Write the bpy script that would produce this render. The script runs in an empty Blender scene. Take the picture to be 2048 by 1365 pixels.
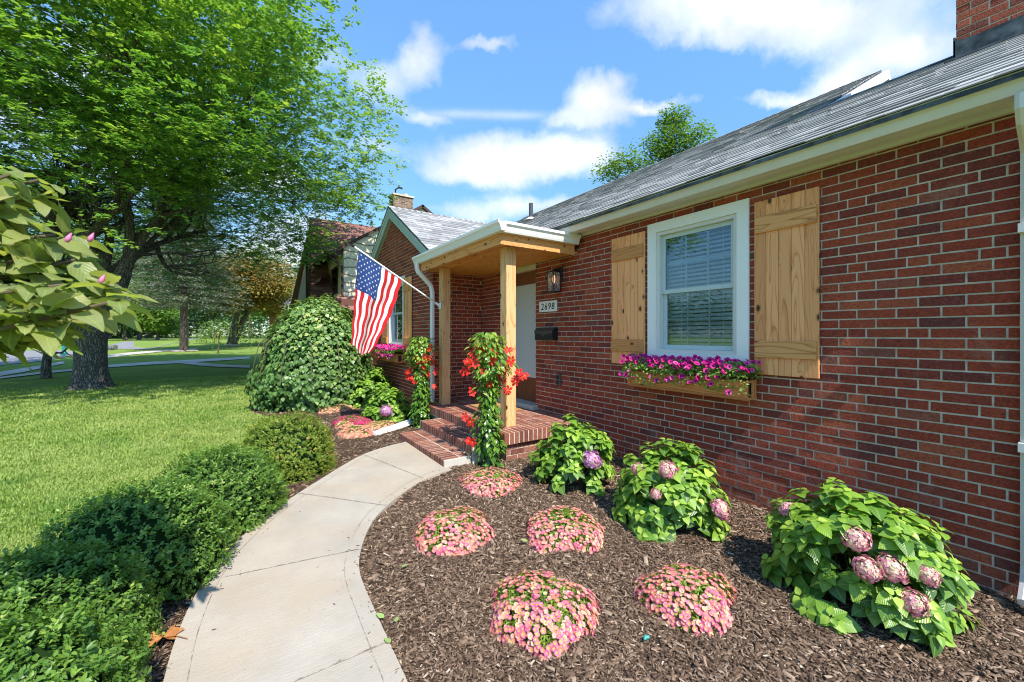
import bpy, bmesh, math, random
import numpy as np
from mathutils import Vector, Matrix, noise as mnoise
from mathutils.geometry import delaunay_2d_cdt
SC = bpy.context.scene
rng = np.random.default_rng(7)
random.seed(7)
R = math.radians
# ---------------------------------------------------------------- camera
F, CU, HV, YAW, CH = 805.0, 1024.0, 670.0, R(34.0), 1.557
SA, CA = math.sin(YAW), math.cos(YAW)
cam_d = bpy.data.cameras.new('camera'); cam = bpy.data.objects.new('camera', cam_d)
SC.collection.objects.link(cam); SC.camera = cam
cam.location = (0, 0, CH); cam.rotation_euler = (R(90), 0, -YAW)
cam_d.sensor_width = 36; cam_d.lens = 36*F/2048; cam_d.shift_y = -(682.5-HV)/2048
cam_d.dof.use_dof = True; cam_d.dof.focus_distance = 4.5; cam_d.dof.aperture_fstop = 4.0
cam_d.clip_start = 0.05; cam_d.clip_end = 2000
SUN_EL, SUN_AZ = R(50), R(4.5)      # light travels towards +Y, a little towards +X (the wall)
SC.view_settings.view_transform = 'Standard'; SC.view_settings.look = 'None'
SC.view_settings.exposure = 1.42; SC.view_settings.gamma = 1
SC.render.engine = 'CYCLES'; SC.cycles.filter_width = 1.05
SC.cycles.max_bounces = 8; SC.cycles.transparent_max_bounces = 8

def ray(u, v):
    t = (u-CU)/F
    return Vector((SA+CA*t, CA-SA*t, (HV-v)/F))
def G(x, y):
    """ground height"""
    y = np.asarray(y, dtype=float)
    near = np.clip(y, -2, 4.5)*0.02
    far = np.clip(y-16, 0, 45)*0.018
    return near + far
def wg(u, v, dz=0.0):
    """point on the ground seen at photo pixel u, v"""
    r = ray(u, v); z = dz
    for _ in range(12):
        k = (z-CH)/r.z if r.z < -1e-4 else 200
        k = min(k, 200)
        z = float(G(r.x*k, r.y*k)) + dz
    return Vector((r.x*k, r.y*k, z))
def wx(u, v, X): r = ray(u, v); k = X/r.x; return Vector((X, r.y*k, CH+r.z*k))
def wy(u, v, Y): r = ray(u, v); k = Y/r.y; return Vector((r.x*k, Y, CH+r.z*k))
def wd(u, v, d): r = ray(u, v); return Vector((r.x*d, r.y*d, CH+r.z*d))

# ---------------------------------------------------------------- node helpers
class NT:
    def __init__(s, tree): s.t = tree; tree.nodes.clear()
    def n(s, typ, ins=None, **kw):
        nd = s.t.nodes.new(typ)
        for k, v in kw.items(): setattr(nd, k, v)
        for k, v in (ins or {}).items(): s.set(nd, k, v)
        return nd
    def set(s, nd, k, v):
        sock = nd.inputs[k]
        if isinstance(v, bpy.types.NodeSocket): s.t.links.new(v, sock)
        elif isinstance(v, bpy.types.Node): s.t.links.new(v.outputs[0], sock)
        else: sock.default_value = v
    def m(s, op, a, b=None, c=None, clamp=False):
        nd = s.t.nodes.new('ShaderNodeMath'); nd.operation = op; nd.use_clamp = clamp
        for i, v in enumerate((a, b, c)):
            if v is not None: s.set(nd, i, v)
        return nd.outputs[0]
    def vm(s, op, a, b=None, out=0):
        nd = s.t.nodes.new('ShaderNodeVectorMath'); nd.operation = op
        s.set(nd, 0, a)
        if b is not None: s.set(nd, 1, b)
        return nd.outputs[out]
    def mix(s, f, a, b, blend='MIX'):
        nd = s.t.nodes.new('ShaderNodeMix'); nd.data_type = 'RGBA'; nd.blend_type = blend; nd.clamp_factor = True
        s.set(nd, 0, f); s.set(nd, 6, a); s.set(nd, 7, b); return nd.outputs[2]
    def ramp(s, f, stops, interp='LINEAR'):
        nd = s.t.nodes.new('ShaderNodeValToRGB'); s.set(nd, 0, f); cr = nd.color_ramp; cr.interpolation = interp
        while len(cr.elements) < len(stops): cr.elements.new(0.5)
        for e, (p, c) in zip(cr.elements, stops):
            e.position = p; e.color = (*c, 1) if len(c) == 3 else c
        return nd.outputs[0]
    def noise(s, vec, scale, detail=4, rough=.55, dist=0):
        nd = s.n('ShaderNodeTexNoise', {'Scale': scale, 'Detail': detail, 'Roughness': rough, 'Distortion': dist})
        if vec is not None: s.set(nd, 'Vector', vec)
        return nd.outputs[0]
    def mapping(s, vec, scale=(1,1,1), rot=(0,0,0), loc=(0,0,0)):
        nd = s.n('ShaderNodeMapping', {'Scale': scale, 'Rotation': rot, 'Location': loc}); s.set(nd, 'Vector', vec); return nd.outputs[0]
    def attr(s, name): return s.n('ShaderNodeAttribute', attribute_name=name).outputs['Fac']
    def bump(s, h, strength=.5, dist=.01):
        return s.n('ShaderNodeBump', {'Height': h, 'Strength': strength, 'Distance': dist}).outputs[0]
    def out(s, sh): s.t.links.new(sh, s.n('ShaderNodeOutputMaterial').inputs[0])
def c4(c): return (c[0], c[1], c[2], 1)
MATS = {}
def material(name):
    m = bpy.data.materials.new(name); m.use_nodes = True; MATS[name] = m; return m, NT(m.node_tree)
def principled(t, col, rough=.6, spec=.4, normal=None, metal=0, coat=0):
    p = t.n('ShaderNodeBsdfPrincipled', {'Roughness': rough, 'Specular IOR Level': spec, 'Metallic': metal, 'Coat Weight': coat})
    t.set(p, 'Base Color', col if isinstance(col, (bpy.types.NodeSocket)) else c4(col))
    if normal is not None: t.set(p, 'Normal', normal)
    return p.outputs[0]
def pos(t): return t.n('ShaderNodeNewGeometry').outputs['Position']
def simple(name, col, rough=.5, var=.12, scale=6, spec=.4, bump=0, bscale=60, metal=0):
    m, t = material(name); P = pos(t)
    nz = t.noise(P, scale, 5)
    c = t.mix(nz, c4([x*(1-var) for x in col]), c4([min(1, x*(1+var)) for x in col]))
    nrm = t.bump(t.noise(P, bscale, 4), bump, .005) if bump else None
    t.out(principled(t, c, rough, spec, nrm, metal)); return m
def leafmat(name, stops, transl=.35, rough=.45, spec=.35, vein=0, tcol=None, patch=None):
    """foliage: colour by per-leaf random attribute, light passes through"""
    m, t = material(name); f = t.attr('rnd')
    c = t.ramp(f, stops)
    if patch:
        nz = t.noise(pos(t), patch[0], 3); nz = t.ramp(nz, [(.35, (0,0,0)), (.65, (1,1,1))])
        c = t.mix(t.m('MULTIPLY', nz, patch[1]), c, c4(patch[2]))
    nrm = None
    if vein:
        uv = t.n('ShaderNodeUVMap').outputs[0]; sp = t.n('ShaderNodeSeparateXYZ', {0: uv})
        ax = t.m('ABSOLUTE', t.m('SUBTRACT', sp.outputs[0], .5))
        w = t.m('SINE', t.m('MULTIPLY', t.m('SUBTRACT', sp.outputs[1], t.m('MULTIPLY', ax, .9)), 48))
        mid = t.m('LESS_THAN', ax, .025)
        nrm = t.bump(w, vein, .0025)
        c = t.mix(t.m('MULTIPLY', mid, .5), c, c4((.35, .45, .12)))
    p = principled(t, c, rough, spec, nrm)
    tr = t.n('ShaderNodeBsdfTranslucent')
    t.set(tr, 'Color', t.mix(1, c, c4(tcol or (1.5, 1.6, .6)), 'MULTIPLY'))
    mx = t.n('ShaderNodeMixShader', {0: transl}); t.t.links.new(p, mx.inputs[1]); t.t.links.new(tr.outputs[0], mx.inputs[2])
    t.out(mx.outputs[0]); return m

# ---------------------------------------------------------------- world and sun
w = bpy.data.worlds.new('World'); SC.world = w; w.use_nodes = True
t = NT(w.node_tree)
sky = t.n('ShaderNodeTexSky', sky_type='NISHITA', sun_disc=False)
sky.sun_elevation = SUN_EL; sky.sun_rotation = R(180)+SUN_AZ; sky.air_density = 1.0; sky.dust_density = .1; sky.ozone_density = 2.2
D = t.n('ShaderNodeTexCoord').outputs['Generated']
nA = t.n('ShaderNodeTexNoise', {'Vector': D, 'Scale': 5.0, 'Detail': 7, 'Roughness': .58}).outputs[1]
warp = t.vm('ADD', D, t.vm('MULTIPLY', t.vm('SUBTRACT', nA, (.5,.5,.5)), (.11,.11,.08)))
nB = t.n('ShaderNodeTexNoise', {'Vector': D, 'Scale': 26, 'Detail': 5, 'Roughness': .6}).outputs[1]
warp = t.vm('ADD', warp, t.vm('MULTIPLY', t.vm('SUBTRACT', nB, (.5,.5,.5)), (.035,.035,.035)))
#        u    v    ru  rv  strength  softness
BL = [(1035,318,150,44,1.0),(940,345,90,26,.95),(1140,316,70,34,.8),(1200,200,62,52,1.0),(1300,203,85,16,.75),(1150,240,62,18,.6),
      (1540,5,300,70,1.0),(1420,60,120,40,.45),(1700,150,80,42,.85),(1840,105,110,56,.9),(1575,195,90,22,.65),(1700,60,120,50,.35),
      (835,108,42,60,.62),(965,90,58,18,.6),(770,170,60,45,.5),(860,236,60,18,.5),(745,300,60,25,.4),
      (1060,405,130,20,.66),(935,425,100,18,.5),(560,520,120,52,.85),(600,440,90,30,.5),(530,345,90,40,.7),(300,330,160,70,.6),
      (200,120,220,80,.5),(640,130,70,50,.4),(-150,200,300,130,.7),(2200,260,260,120,.8),(2500,60,300,150,.7)]
tot = None
for (u, v, ru, rv, st) in BL:
    c = ray(u, v); L = c.length; c = c/L
    a = (ray(u+1, v)-ray(u, v)); rt = Vector((a.x, a.y, 0)); 
    rt = (rt-c*rt.dot(c)); su = rt.length/L; rt.normalize(); up = rt.cross(c); 
    if up.z < 0: up = -up
    b = ray(u, v-1)-ray(u, v); sv = abs(b.dot(up))/L
    dx = t.m('DIVIDE', t.vm('DOT_PRODUCT', warp, tuple(rt), out=1), ru*su)
    dy = t.m('DIVIDE', t.m('SUBTRACT', t.vm('DOT_PRODUCT', warp, tuple(up), out=1), 0), rv*sv)
    fr = t.m('GREATER_THAN', t.vm('DOT_PRODUCT', D, tuple(c), out=1), .2)
    q = t.m('ADD', t.m('MULTIPLY', dx, dx), t.m('MULTIPLY', dy, dy))
    g = t.m('MULTIPLY', t.m('MULTIPLY', t.m('EXPONENT', t.m('MULTIPLY', q, -1.0)), st), fr)
    tot = g if tot is None else t.m('ADD', tot, t.m('MULTIPLY', g, t.m('SUBTRACT', 1.0, tot, clamp=True)))
fine = t.noise(D, 9, 7, .6)
dens = t.m('ADD', tot, t.m('MULTIPLY', t.m('SUBTRACT', fine, .5), .62))
dens = t.ramp(dens, [(.20, (0,0,0)), (.50, (.55,.55,.55)), (.90, (1,1,1))])
# thin streak left by an aircraft
c = ray(990, 230).normalized(); e = (ray(800, 226).normalized()-ray(1110, 231).normalized()).normalized(); up = e.cross(c).normalized()
dy = t.m('DIVIDE', t.vm('DOT_PRODUCT', t.vm('ADD', D, t.vm('MULTIPLY', t.vm('SUBTRACT', nB, (.5,.5,.5)), (.008,.008,.008))), tuple(up), out=1), .0085)
dxx = t.m('DIVIDE', t.vm('DOT_PRODUCT', D, tuple(e), out=1), .15)
st = t.m('EXPONENT', t.m('MULTIPLY', t.m('ADD', t.m('MULTIPLY', dy, dy), t.m('POWER', dxx, 4)), -1))
dens = t.m('MAXIMUM', dens, t.m('MULTIPLY', t.m('MULTIPLY', st, t.m('GREATER_THAN', t.vm('DOT_PRODUCT', D, tuple(c), out=1), .5)), .38))
hs = t.n('ShaderNodeHueSaturation', {'Hue': .502, 'Saturation': 1.05, 'Value': 1.0}); t.set(hs, 'Color', sky.outputs[0])
cshade = t.ramp(t.noise(t.mapping(warp, loc=(.03,.02,.06)), 6, 4), [(.35, (2.3,2.45,2.75)), (.6, (3.1,3.2,3.35))])
Dz = t.n('ShaderNodeSeparateXYZ', {0: D}).outputs[2]
hz = t.ramp(Dz, [(0, (.24,.29,.34)), (.12, (.34,.41,.45)), (.30, (.48,.62,.64)), (.55, (.66,.86,.90)), (1, (.95,1.1,1.1))])
col = t.mix(dens, t.mix(1.0, hs.outputs[0], hz, 'MULTIPLY'), cshade)
bg = t.n('ShaderNodeBackground', {'Strength': .15}); t.set(bg, 0, col)
t.t.links.new(bg.outputs[0], t.n('ShaderNodeOutputWorld').inputs[0])
sd = bpy.data.lights.new('sun', 'SUN'); sun = bpy.data.objects.new('sun', sd); SC.collection.objects.link(sun)
sd.energy = 2.85; sd.angle = R(.5); sd.color = (1, .94, .84)
ldir = Vector((math.sin(SUN_AZ)*math.cos(SUN_EL), math.cos(SUN_AZ)*math.cos(SUN_EL), -math.sin(SUN_EL)))
sun.rotation_euler = ldir.to_track_quat('-Z', 'Y').to_euler()
sun.location = (0, -10, 20)

# ---------------------------------------------------------------- object helpers
COL = SC.collection
def tag(o, label=None, cat=None, group=None, kind=None):
    if label: o['label'] = label
    if cat: o['category'] = cat
    if group: o['group'] = group
    if kind: o['kind'] = kind
    return o
def thing(name, label, cat, loc=(0,0,0), rz=0, group=None):
    o = bpy.data.objects.new(name, None); COL.objects.link(o); o.location = loc; o.rotation_euler = (0,0,rz)
    o.empty_display_size = .1
    return tag(o, label, cat, group)
def copy_tree(o, parent=None):
    c = o.copy(); COL.objects.link(c)
    if parent: c.parent = parent
    for ch in list(o.children): copy_tree(ch, c)
    return c
def link(name, me, mats, parent=None, smooth=False):
    for m in (mats if isinstance(mats, (list, tuple)) else [mats]): me.materials.append(m)
    o = bpy.data.objects.new(name, me); COL.objects.link(o)
    if parent: o.parent = parent
    if smooth: me.polygons.foreach_set('use_smooth', np.ones(len(me.polygons), dtype=bool))
    return o
class MB:
    """collects shapes for ONE mesh; rnd is a random number for each added piece"""
    def __init__(s): s.v = []; s.f = []; s.r = []; s.k = []; s.mi = []; s.mat = 0
    def add(s, vs, fs, r=None, k=0):
        b = len(s.v); s.v += [tuple(v) for v in vs]; r = random.random() if r is None else r
        for f in fs: s.f.append(tuple(b+i for i in f)); s.r.append(r); s.k.append(k); s.mi.append(s.mat)
    def box(s, a, b, r=None, bev=0):
        x0,y0,z0 = [min(a[i], b[i]) for i in range(3)]; x1,y1,z1 = [max(a[i], b[i]) for i in range(3)]
        s.fbox(Vector((x0,y0,z0)), Vector((x1-x0,0,0)), Vector((0,y1-y0,0)), Vector((0,0,z1-z0)), r, bev)
    def fbox(s, o, a, b, c, r=None, bev=0):
        """box from corner o with edge vectors a, b, c (right handed)"""
        if bev <= 0:
            vs = [o, o+a, o+a+b, o+b, o+c, o+a+c, o+a+b+c, o+b+c]
            s.add(vs, [(3,2,1,0),(4,5,6,7),(0,1,5,4),(1,2,6,5),(2,3,7,6),(3,0,4,7)], r); return
        A,B,C_ = a.length, b.length, c.length
        ea, eb, ec = a/A, b/B, c/C_; vs = []; d = min(bev, A*.4, B*.4, C_*.4)
        idx = {}
        for i in (0,1):
            for j in (0,1):
                for k in (0,1):
                    p = o+a*i+b*j+c*k; si, sj, sk = (1-2*i), (1-2*j), (1-2*k)
                    idx[(i,j,k,0)] = len(vs); vs.append(p+eb*sj*d+ec*sk*d)
                    idx[(i,j,k,1)] = len(vs); vs.append(p+ea*si*d+ec*sk*d)
                    idx[(i,j,k,2)] = len(vs); vs.append(p+ea*si*d+eb*sj*d)
        fs = []
        def q(*l): fs.append(tuple(idx[x] for x in l))
        q((0,0,0,0),(0,0,1,0),(0,1,1,0),(0,1,0,0)); q((1,0,0,0),(1,1,0,0),(1,1,1,0),(1,0,1,0))
        q((0,0,0,1),(1,0,0,1),(1,0,1,1),(0,0,1,1)); q((0,1,0,1),(0,1,1,1),(1,1,1,1),(1,1,0,1))
        q((0,0,0,2),(0,1,0,2),(1,1,0,2),(1,0,0,2)); q((0,0,1,2),(1,0,1,2),(1,1,1,2),(0,1,1,2))
        for i in (0,1):
            for j in (0,1): q((i,j,0,0),(i,j,0,1),(i,j,1,1),(i,j,1,0))
        for i in (0,1):
            for k in (0,1): q((i,0,k,0),(i,1,k,0),(i,1,k,2),(i,0,k,2))
        for j in (0,1):
            for k in (0,1): q((0,j,k,1),(1,j,k,1),(1,j,k,2),(0,j,k,2))
        for i in (0,1):
            for j in (0,1):
                for k in (0,1): q((i,j,k,0),(i,j,k,1),(i,j,k,2))
        s.add(vs, fs, r)
    def tube(s, pts, rad, n=8, r=None, cap=True):
        pts = [Vector(p) for p in pts]; rad = rad if isinstance(rad, (list, tuple)) else [rad]*len(pts)
        vs = []; fs = []; ref = Vector((.3,.2,1)).normalized()
        for i, p in enumerate(pts):
            d = (pts[min(i+1, len(pts)-1)]-pts[max(i-1, 0)]).normalized()
            a = d.cross(ref)
            if a.length < .05: a = d.cross(Vector((1,0,0)))
            a.normalize(); b = d.cross(a)
            for j in range(n):
                th = 2*math.pi*j/n; vs.append(p+(a*math.cos(th)+b*math.sin(th))*rad[i])
        for i in range(len(pts)-1):
            for j in range(n): fs.append((i*n+j, i*n+(j+1)%n, (i+1)*n+(j+1)%n, (i+1)*n+j))
        if cap: fs += [tuple(range(n))[::-1], tuple((len(pts)-1)*n+j for j in range(n))]
        s.add(vs, fs, r)
    def prism(s, poly, axis_vec, r=None):
        """extrude a planar polygon (3D points) by axis_vec"""
        n = len(poly); a = Vector(axis_vec); vs = [Vector(p) for p in poly]+[Vector(p)+a for p in poly]
        fs = [tuple(range(n))[::-1], tuple(range(n, 2*n))]+[(i, (i+1)%n, n+(i+1)%n, n+i) for i in range(n)]
        s.add(vs, fs, r)
    def build(s, name, mats, parent=None, smooth=False, fixn=True):
        me = bpy.data.meshes.new(name); me.from_pydata(s.v, [], s.f)
        a = me.attributes.new('rnd', 'FLOAT', 'FACE'); a.data.foreach_set('value', np.array(s.r, dtype=np.float32))
        a = me.attributes.new('kindf', 'FLOAT', 'FACE'); a.data.foreach_set('value', np.array(s.k, dtype=np.float32))
        me.polygons.foreach_set('material_index', np.array(s.mi, dtype=np.int32))
        if fixn:
            bm = bmesh.new(); bm.from_mesh(me); bmesh.ops.recalc_face_normals(bm, faces=bm.faces); bm.to_mesh(me); bm.free()
        o = link(name, me, mats, parent, smooth)
        return o
def npmesh(name, V, Fc, mats, parent=None, rnd=None, kindf=None, uv=None, smooth=False, mi=None):
    """mesh from numpy: V (n,3); Fc (m,k) faces all with k corners"""
    V = np.ascontiguousarray(V, dtype=np.float32); Fc = np.ascontiguousarray(Fc, dtype=np.int32)
    me = bpy.data.meshes.new(name); m, k = Fc.shape
    me.vertices.add(len(V)); me.vertices.foreach_set('co', V.ravel())
    me.loops.add(m*k); me.loops.foreach_set('vertex_index', Fc.ravel())
    me.polygons.add(m); me.polygons.foreach_set('loop_start', np.arange(0, m*k, k, dtype=np.int32))
    me.update(calc_edges=True)
    if rnd is not None:
        a = me.attributes.new('rnd', 'FLOAT', 'FACE'); a.data.foreach_set('value', rnd.astype(np.float32))
    if kindf is not None:
        a = me.attributes.new('kindf', 'FLOAT', 'FACE'); a.data.foreach_set('value', kindf.astype(np.float32))
    if uv is not None:
        l = me.uv_layers.new(name='UVMap'); l.data.foreach_set('uv', uv[Fc.ravel()].astype(np.float32).ravel())
    if mi is not None: me.polygons.foreach_set('material_index', mi.astype(np.int32))
    o = link(name, me, mats, parent, smooth); me.validate(); return o
def unit(a): return a/np.maximum(np.linalg.norm(a, axis=-1, keepdims=True), 1e-9)
def frames(nrm, tip):
    """rotation matrices with columns x (side), y (tip direction), z (face normal)"""
    z = unit(nrm); y = tip-(tip*z).sum(-1, keepdims=True)*z; y = unit(y); x = np.cross(y, z)
    return np.stack([x, y, z], axis=-1)
def scatter(tv, tf, P, Fr, S, rnd, tuv=None, tk=None, jit=0):
    """copies of a template (tv verts, tf faces) at P with frames Fr and scale S"""
    n, m = len(P), len(tv)
    S = S if S.ndim == 2 else np.repeat(S[:, None], 3, 1)
    L = tv[None]*S[:, None, :]
    if jit: L = L+rng.normal(0, jit, L.shape)*S[:, None, :1]
    V = np.einsum('nij,nmj->nmi', Fr, L)+P[:, None, :]
    Fc = (tf[None]+(np.arange(n)*m)[:, None, None]).reshape(-1, tf.shape[1])
    r = np.repeat(rnd, len(tf)); uv = np.tile(tuv, (n, 1)) if tuv is not None else None
    k = np.tile(tk, n) if tk is not None else None
    return V.reshape(-1, 3), Fc, r, uv, k
def rdir(n): return unit(rng.normal(size=(n, 3)))
# leaf templates
LQ = np.array([(0,0,0),(.30,.45,.10),(0,1,-.05),(-.30,.45,.10)], float); LQF = np.array([(0,1,2),(0,2,3)])
def leaf_tpl(width=.5, bend=.25, fold=.12, nseg=4, heart=False, wavy=0):
    ys = np.linspace(0, 1, nseg+1); vs = []; uv = []; fs = []
    for i, y in enumerate(ys):
        wv = width*.5*(math.sin(math.pi*min(1, y**(.62 if not heart else .45)))**.8) if 0 < y < 1 else 0.0
        if heart and i == 0: wv = width*.16
        z = -bend*y*y; zz = z+fold*wv*2+wavy*math.sin(i*2.1)*.1
        yy = y-(.10 if heart and i == 0 else 0)
        vs += [(-wv, yy, zz), (0, y, z), (wv, yy, zz)]; uv += [(.5-wv/width if wv else .5, y), (.5, y), (.5+wv/width if wv else .5, y)]
    for i in range(nseg):
        a = i*3
        fs += [(a, a+1, a+4, a+3), (a+1, a+2, a+5, a+4)]
    return np.array(vs, float), np.array(fs), np.array(uv, float)
def inpoly(P, poly):
    x, y = P[:, 0], P[:, 1]; c = np.zeros(len(P), bool); n = len(poly); j = n-1
    for i in range(n):
        xi, yi = poly[i][:2]; xj, yj = poly[j][:2]
        if abs(yj-yi) > 1e-12: c ^= ((yi > y) != (yj > y)) & (x < (xj-xi)*(y-yi)/(yj-yi)+xi)
        j = i
    return c
def smooth_poly(pts, it=2, closed=False):
    for _ in range(it):
        q = []; n = len(pts)
        for i in range(n-1):
            a, b = pts[i], pts[i+1]; q += [a*.75+b*.25, a*.25+b*.75]
        pts = [pts[0]]+q+[pts[-1]]
    return pts
def sheet(name, poly, zf, mat, step=.1, skirt=0, parent=None):
    """flat-ish area inside poly, height zf(x,y), with interior points so it follows the ground"""
    poly = [Vector((p[0], p[1])) for p in poly]; P = np.array([(p.x, p.y) for p in poly])
    n = len(poly); vs = list(poly)
    if step:
        gx = np.arange(P[:,0].min(), P[:,0].max(), step); gy = np.arange(P[:,1].min(), P[:,1].max(), step)
        g = np.stack(np.meshgrid(gx, gy), -1).reshape(-1, 2)+rng.uniform(-.2, .2, (len(gx)*len(gy), 2))*step
        g = g[inpoly(g, P)]
        seg = P; seg2 = np.roll(P, -1, 0)
        d = np.full(len(g), 9.)
        for a, b in zip(seg, seg2):
            ab = b-a; tt = np.clip(((g-a)@ab)/max(ab@ab, 1e-9), 0, 1); d = np.minimum(d, np.linalg.norm(g-(a+tt[:,None]*ab), axis=1))
        g = g[d > step*.3]; vs += [Vector(q) for q in g]
    r = delaunay_2d_cdt(vs, [(i, (i+1)%n) for i in range(n)], [list(range(n))], 1, 1e-5)
    V = [(v.x, v.y, zf(v.x, v.y)) for v in r[0]]; Fs = [tuple(f) for f in r[2]]
    if skirt:
        b = len(V)
        V += [(p.x, p.y, zf(p.x, p.y)) for p in poly]+[(p.x, p.y, zf(p.x, p.y)-skirt) for p in poly]
        Fs += [(b+i, b+(i+1)%n, b+n+(i+1)%n, b+n+i) for i in range(n)]
    me = bpy.data.meshes.new(name); me.from_pydata(V, [], Fs)
    bm = bmesh.new(); bm.from_mesh(me)
    for f in bm.faces:
        if abs(f.normal.z) > .5 and f.normal.z < 0: f.normal_flip()
    bm.to_mesh(me); bm.free()
    return link(name, me, mat, parent)
# ---------------------------------------------------------------- materials of the buildings
def brick_mat(name, stops, rough=.75, bumpk=.8, wear=None):
    m, t = material(name); P = pos(t); f = t.attr('rnd')
    c = t.ramp(f, stops)
    n1 = t.noise(t.mapping(P, scale=(1,1,1.6)), 62, 6, .75); n2 = t.noise(P, 7, 3)
    c = t.mix(t.ramp(n1, [(.36, (.9,.9,.9)), (.58, (0,0,0))]), c, t.mix(.72, c, c4((.035, .012, .010))))  # dark pits: crevice shade put into the colour, as the bump shows weakly
    c = t.mix(t.ramp(n2, [(.45, (0,0,0)), (.8, (.35,.35,.35))]), c, c4((.22, .06, .04)))
    sp = t.ramp(t.noise(P, 90, 2), [(.70, (0,0,0)), (.74, (1,1,1))])
    c = t.mix(t.m('MULTIPLY', sp, .12), c, c4((.35, .25, .2)))
    fl = t.ramp(t.noise(t.mapping(P, scale=(1,1,1.5)), 75, 4, .8), [(.56, (0,0,0)), (.68, (.6,.6,.6))]); c = t.mix(fl, c, c4((.56, .17, .075)))  # orange flecks: sunlit grains painted into the colour, plus some brick variation
    if wear: c = t.mix(t.ramp(t.noise(P, 16, 4), [(.52, (0,0,0)), (.62, (1,1,1))]), c, c4(wear))
    zz_ = t.n('ShaderNodeSeparateXYZ', {0: P}).outputs[2]; dirt = t.m('MULTIPLY', t.m('SUBTRACT', 1, t.m('MULTIPLY', zz_, 3.0), clamp=True), t.ramp(t.noise(P, 11, 5, .7), [(.38, (0,0,0)), (.62, (.75,.75,.75))]))
    c = t.mix(dirt, c, c4((.17, .12, .085)))
    ef = t.ramp(t.noise(P, 1.7, 6, .7), [(.60, (0,0,0)), (.72, (.28,.28,.28))]); c = t.mix(ef, c, c4((.42, .30, .25)))
    h = t.m('ADD', t.m('MULTIPLY', t.noise(P, 55, 6, .7), 1.0), t.m('MULTIPLY', t.noise(t.mapping(P, scale=(1,1,.25)), 160, 3), .35))
    t.out(principled(t, c, rough, .35, t.bump(h, bumpk, .022))); return m
M_brick = brick_mat('red brick', [(0, (.19,.040,.034)), (.10, (.28,.046,.030)), (.4, (.40,.056,.026)), (.75, (.47,.076,.032)), (.94, (.55,.120,.050)), (1, (.23,.08,.066))])
M_stepbrick = brick_mat('step brick', [(0, (.17,.055,.040)), (.5, (.30,.105,.068)), (1, (.40,.17,.115))], .85, .5, None)
M_stepdark = M_stepbrick
m, t = material('mortar'); P = pos(t)
c = t.ramp(t.noise(P, 14, 6, .7), [(.3, (.38,.31,.24)), (.5, (.55,.465,.37)), (.75, (.70,.61,.50))])
t.out(principled(t, c, .95, .1, t.bump(t.noise(P, 150, 4), .5, .004))); M_mortar = m
def wood_mat(name, axis, cols, scale=1.0, knots=True, rough=.55):
    m, t = material(name); P = pos(t); f = t.attr('rnd')
    off = t.n('ShaderNodeCombineXYZ', {0: t.m('MULTIPLY', f, 13.7), 1: t.m('MULTIPLY', f, 7.3), 2: t.m('MULTIPLY', f, 29.1)}).outputs[0]
    P2 = t.vm('ADD', P, off)
    sc = [1, 1, 1]; sc[axis] = .07
    Q = t.mapping(P2, scale=sc)
    sk = [1, 1, 1]; sk[axis] = .55
    vo = t.n('ShaderNodeTexVoronoi', {'Scale': 8.5, 'Randomness': 1}); t.set(vo, 'Vector', t.mapping(P2, scale=sk))
    kd = vo.outputs['Distance']
    bend = t.m('MULTIPLY', t.m('EXPONENT', t.m('MULTIPLY', kd, -9)), .06)
    Qb = t.vm('ADD', Q, t.n('ShaderNodeCombineXYZ', {0: bend, 1: bend, 2: bend}).outputs[0])
    g1 = t.noise(Qb, 11, 1, .4); rings = t.m('FRACT', t.m('MULTIPLY', g1, 9))
    fine = t.noise(t.mapping(P2, scale=[s*(1 if i != axis else .5) for i, s in enumerate(sc)]), 150, 3)
    c = t.ramp(rings, [(0, cols[2]), (.10, cols[1]), (.35, cols[0]), (.9, cols[0]), (1, cols[1])])
    c = t.mix(t.m('MULTIPLY', fine, .45), c, c4(cols[1]))
    c = t.mix(t.m('MULTIPLY', t.m('SUBTRACT', f, .5), .9, clamp=True), c, c4(cols[2]))
    if knots:
        kk = t.ramp(kd, [(.10, (1,1,1)), (.14, (.35,.35,.35)), (.21, (0,0,0))])
        sel = t.m('GREATER_THAN', t.n('ShaderNodeSeparateColor', {0: vo.outputs['Color']}).outputs[0], .12)
        c = t.mix(t.m('MULTIPLY', kk, sel), c, c4((.075, .028, .010)))
    t.out(principled(t, c, rough, .35, t.bump(t.m('ADD', fine, t.m('MULTIPLY', rings, .3)), .25, .002))); return m
CED = [(.93,.44,.185), (.78,.31,.11), (.48,.16,.045)]
M_woodz = wood_mat('cedar upright', 2, CED)
M_woody = wood_mat('cedar level', 1, [(.80,.38,.14), (.60,.25,.075), (.33,.11,.028)])
M_post = wood_mat('cedar post', 2, [(.78,.46,.22), (.62,.32,.13), (.38,.16,.06)])
M_ceil = wood_mat('cedar ceiling', 1, [(.82,.40,.10), (.66,.27,.06), (.44,.15,.03)])
M_boxw = wood_mat('stained box wood', 1, [(.74,.29,.09), (.56,.18,.05), (.28,.08,.02)])
M_white = simple('white paint', (.84,.82,.79), .35, .03, 3)
M_gutter = simple('gutter paint', (.68,.65,.61), .4, .10, 5)
M_rake = simple('rake board paint', (.42,.50,.47), .45, .06, 5)
M_cream = simple('cream board', (.66,.60,.44), .5, .06, 5)
M_doorw = simple('storm door panel', (.55,.57,.56), .3, .03, 2)
m, t = material('brown door wood'); P = pos(t)
n = t.noise(t.mapping(P, scale=(40,40,2)), 3, 5); c = t.ramp(n, [(.3, (.10,.03,.012)), (.7, (.30,.10,.04))])
t.out(principled(t, c, .5, .4, t.bump(n, .3, .003))); M_brown = m
M_black = simple('black metal', (.015,.015,.017), .35, .1, 8)
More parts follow.
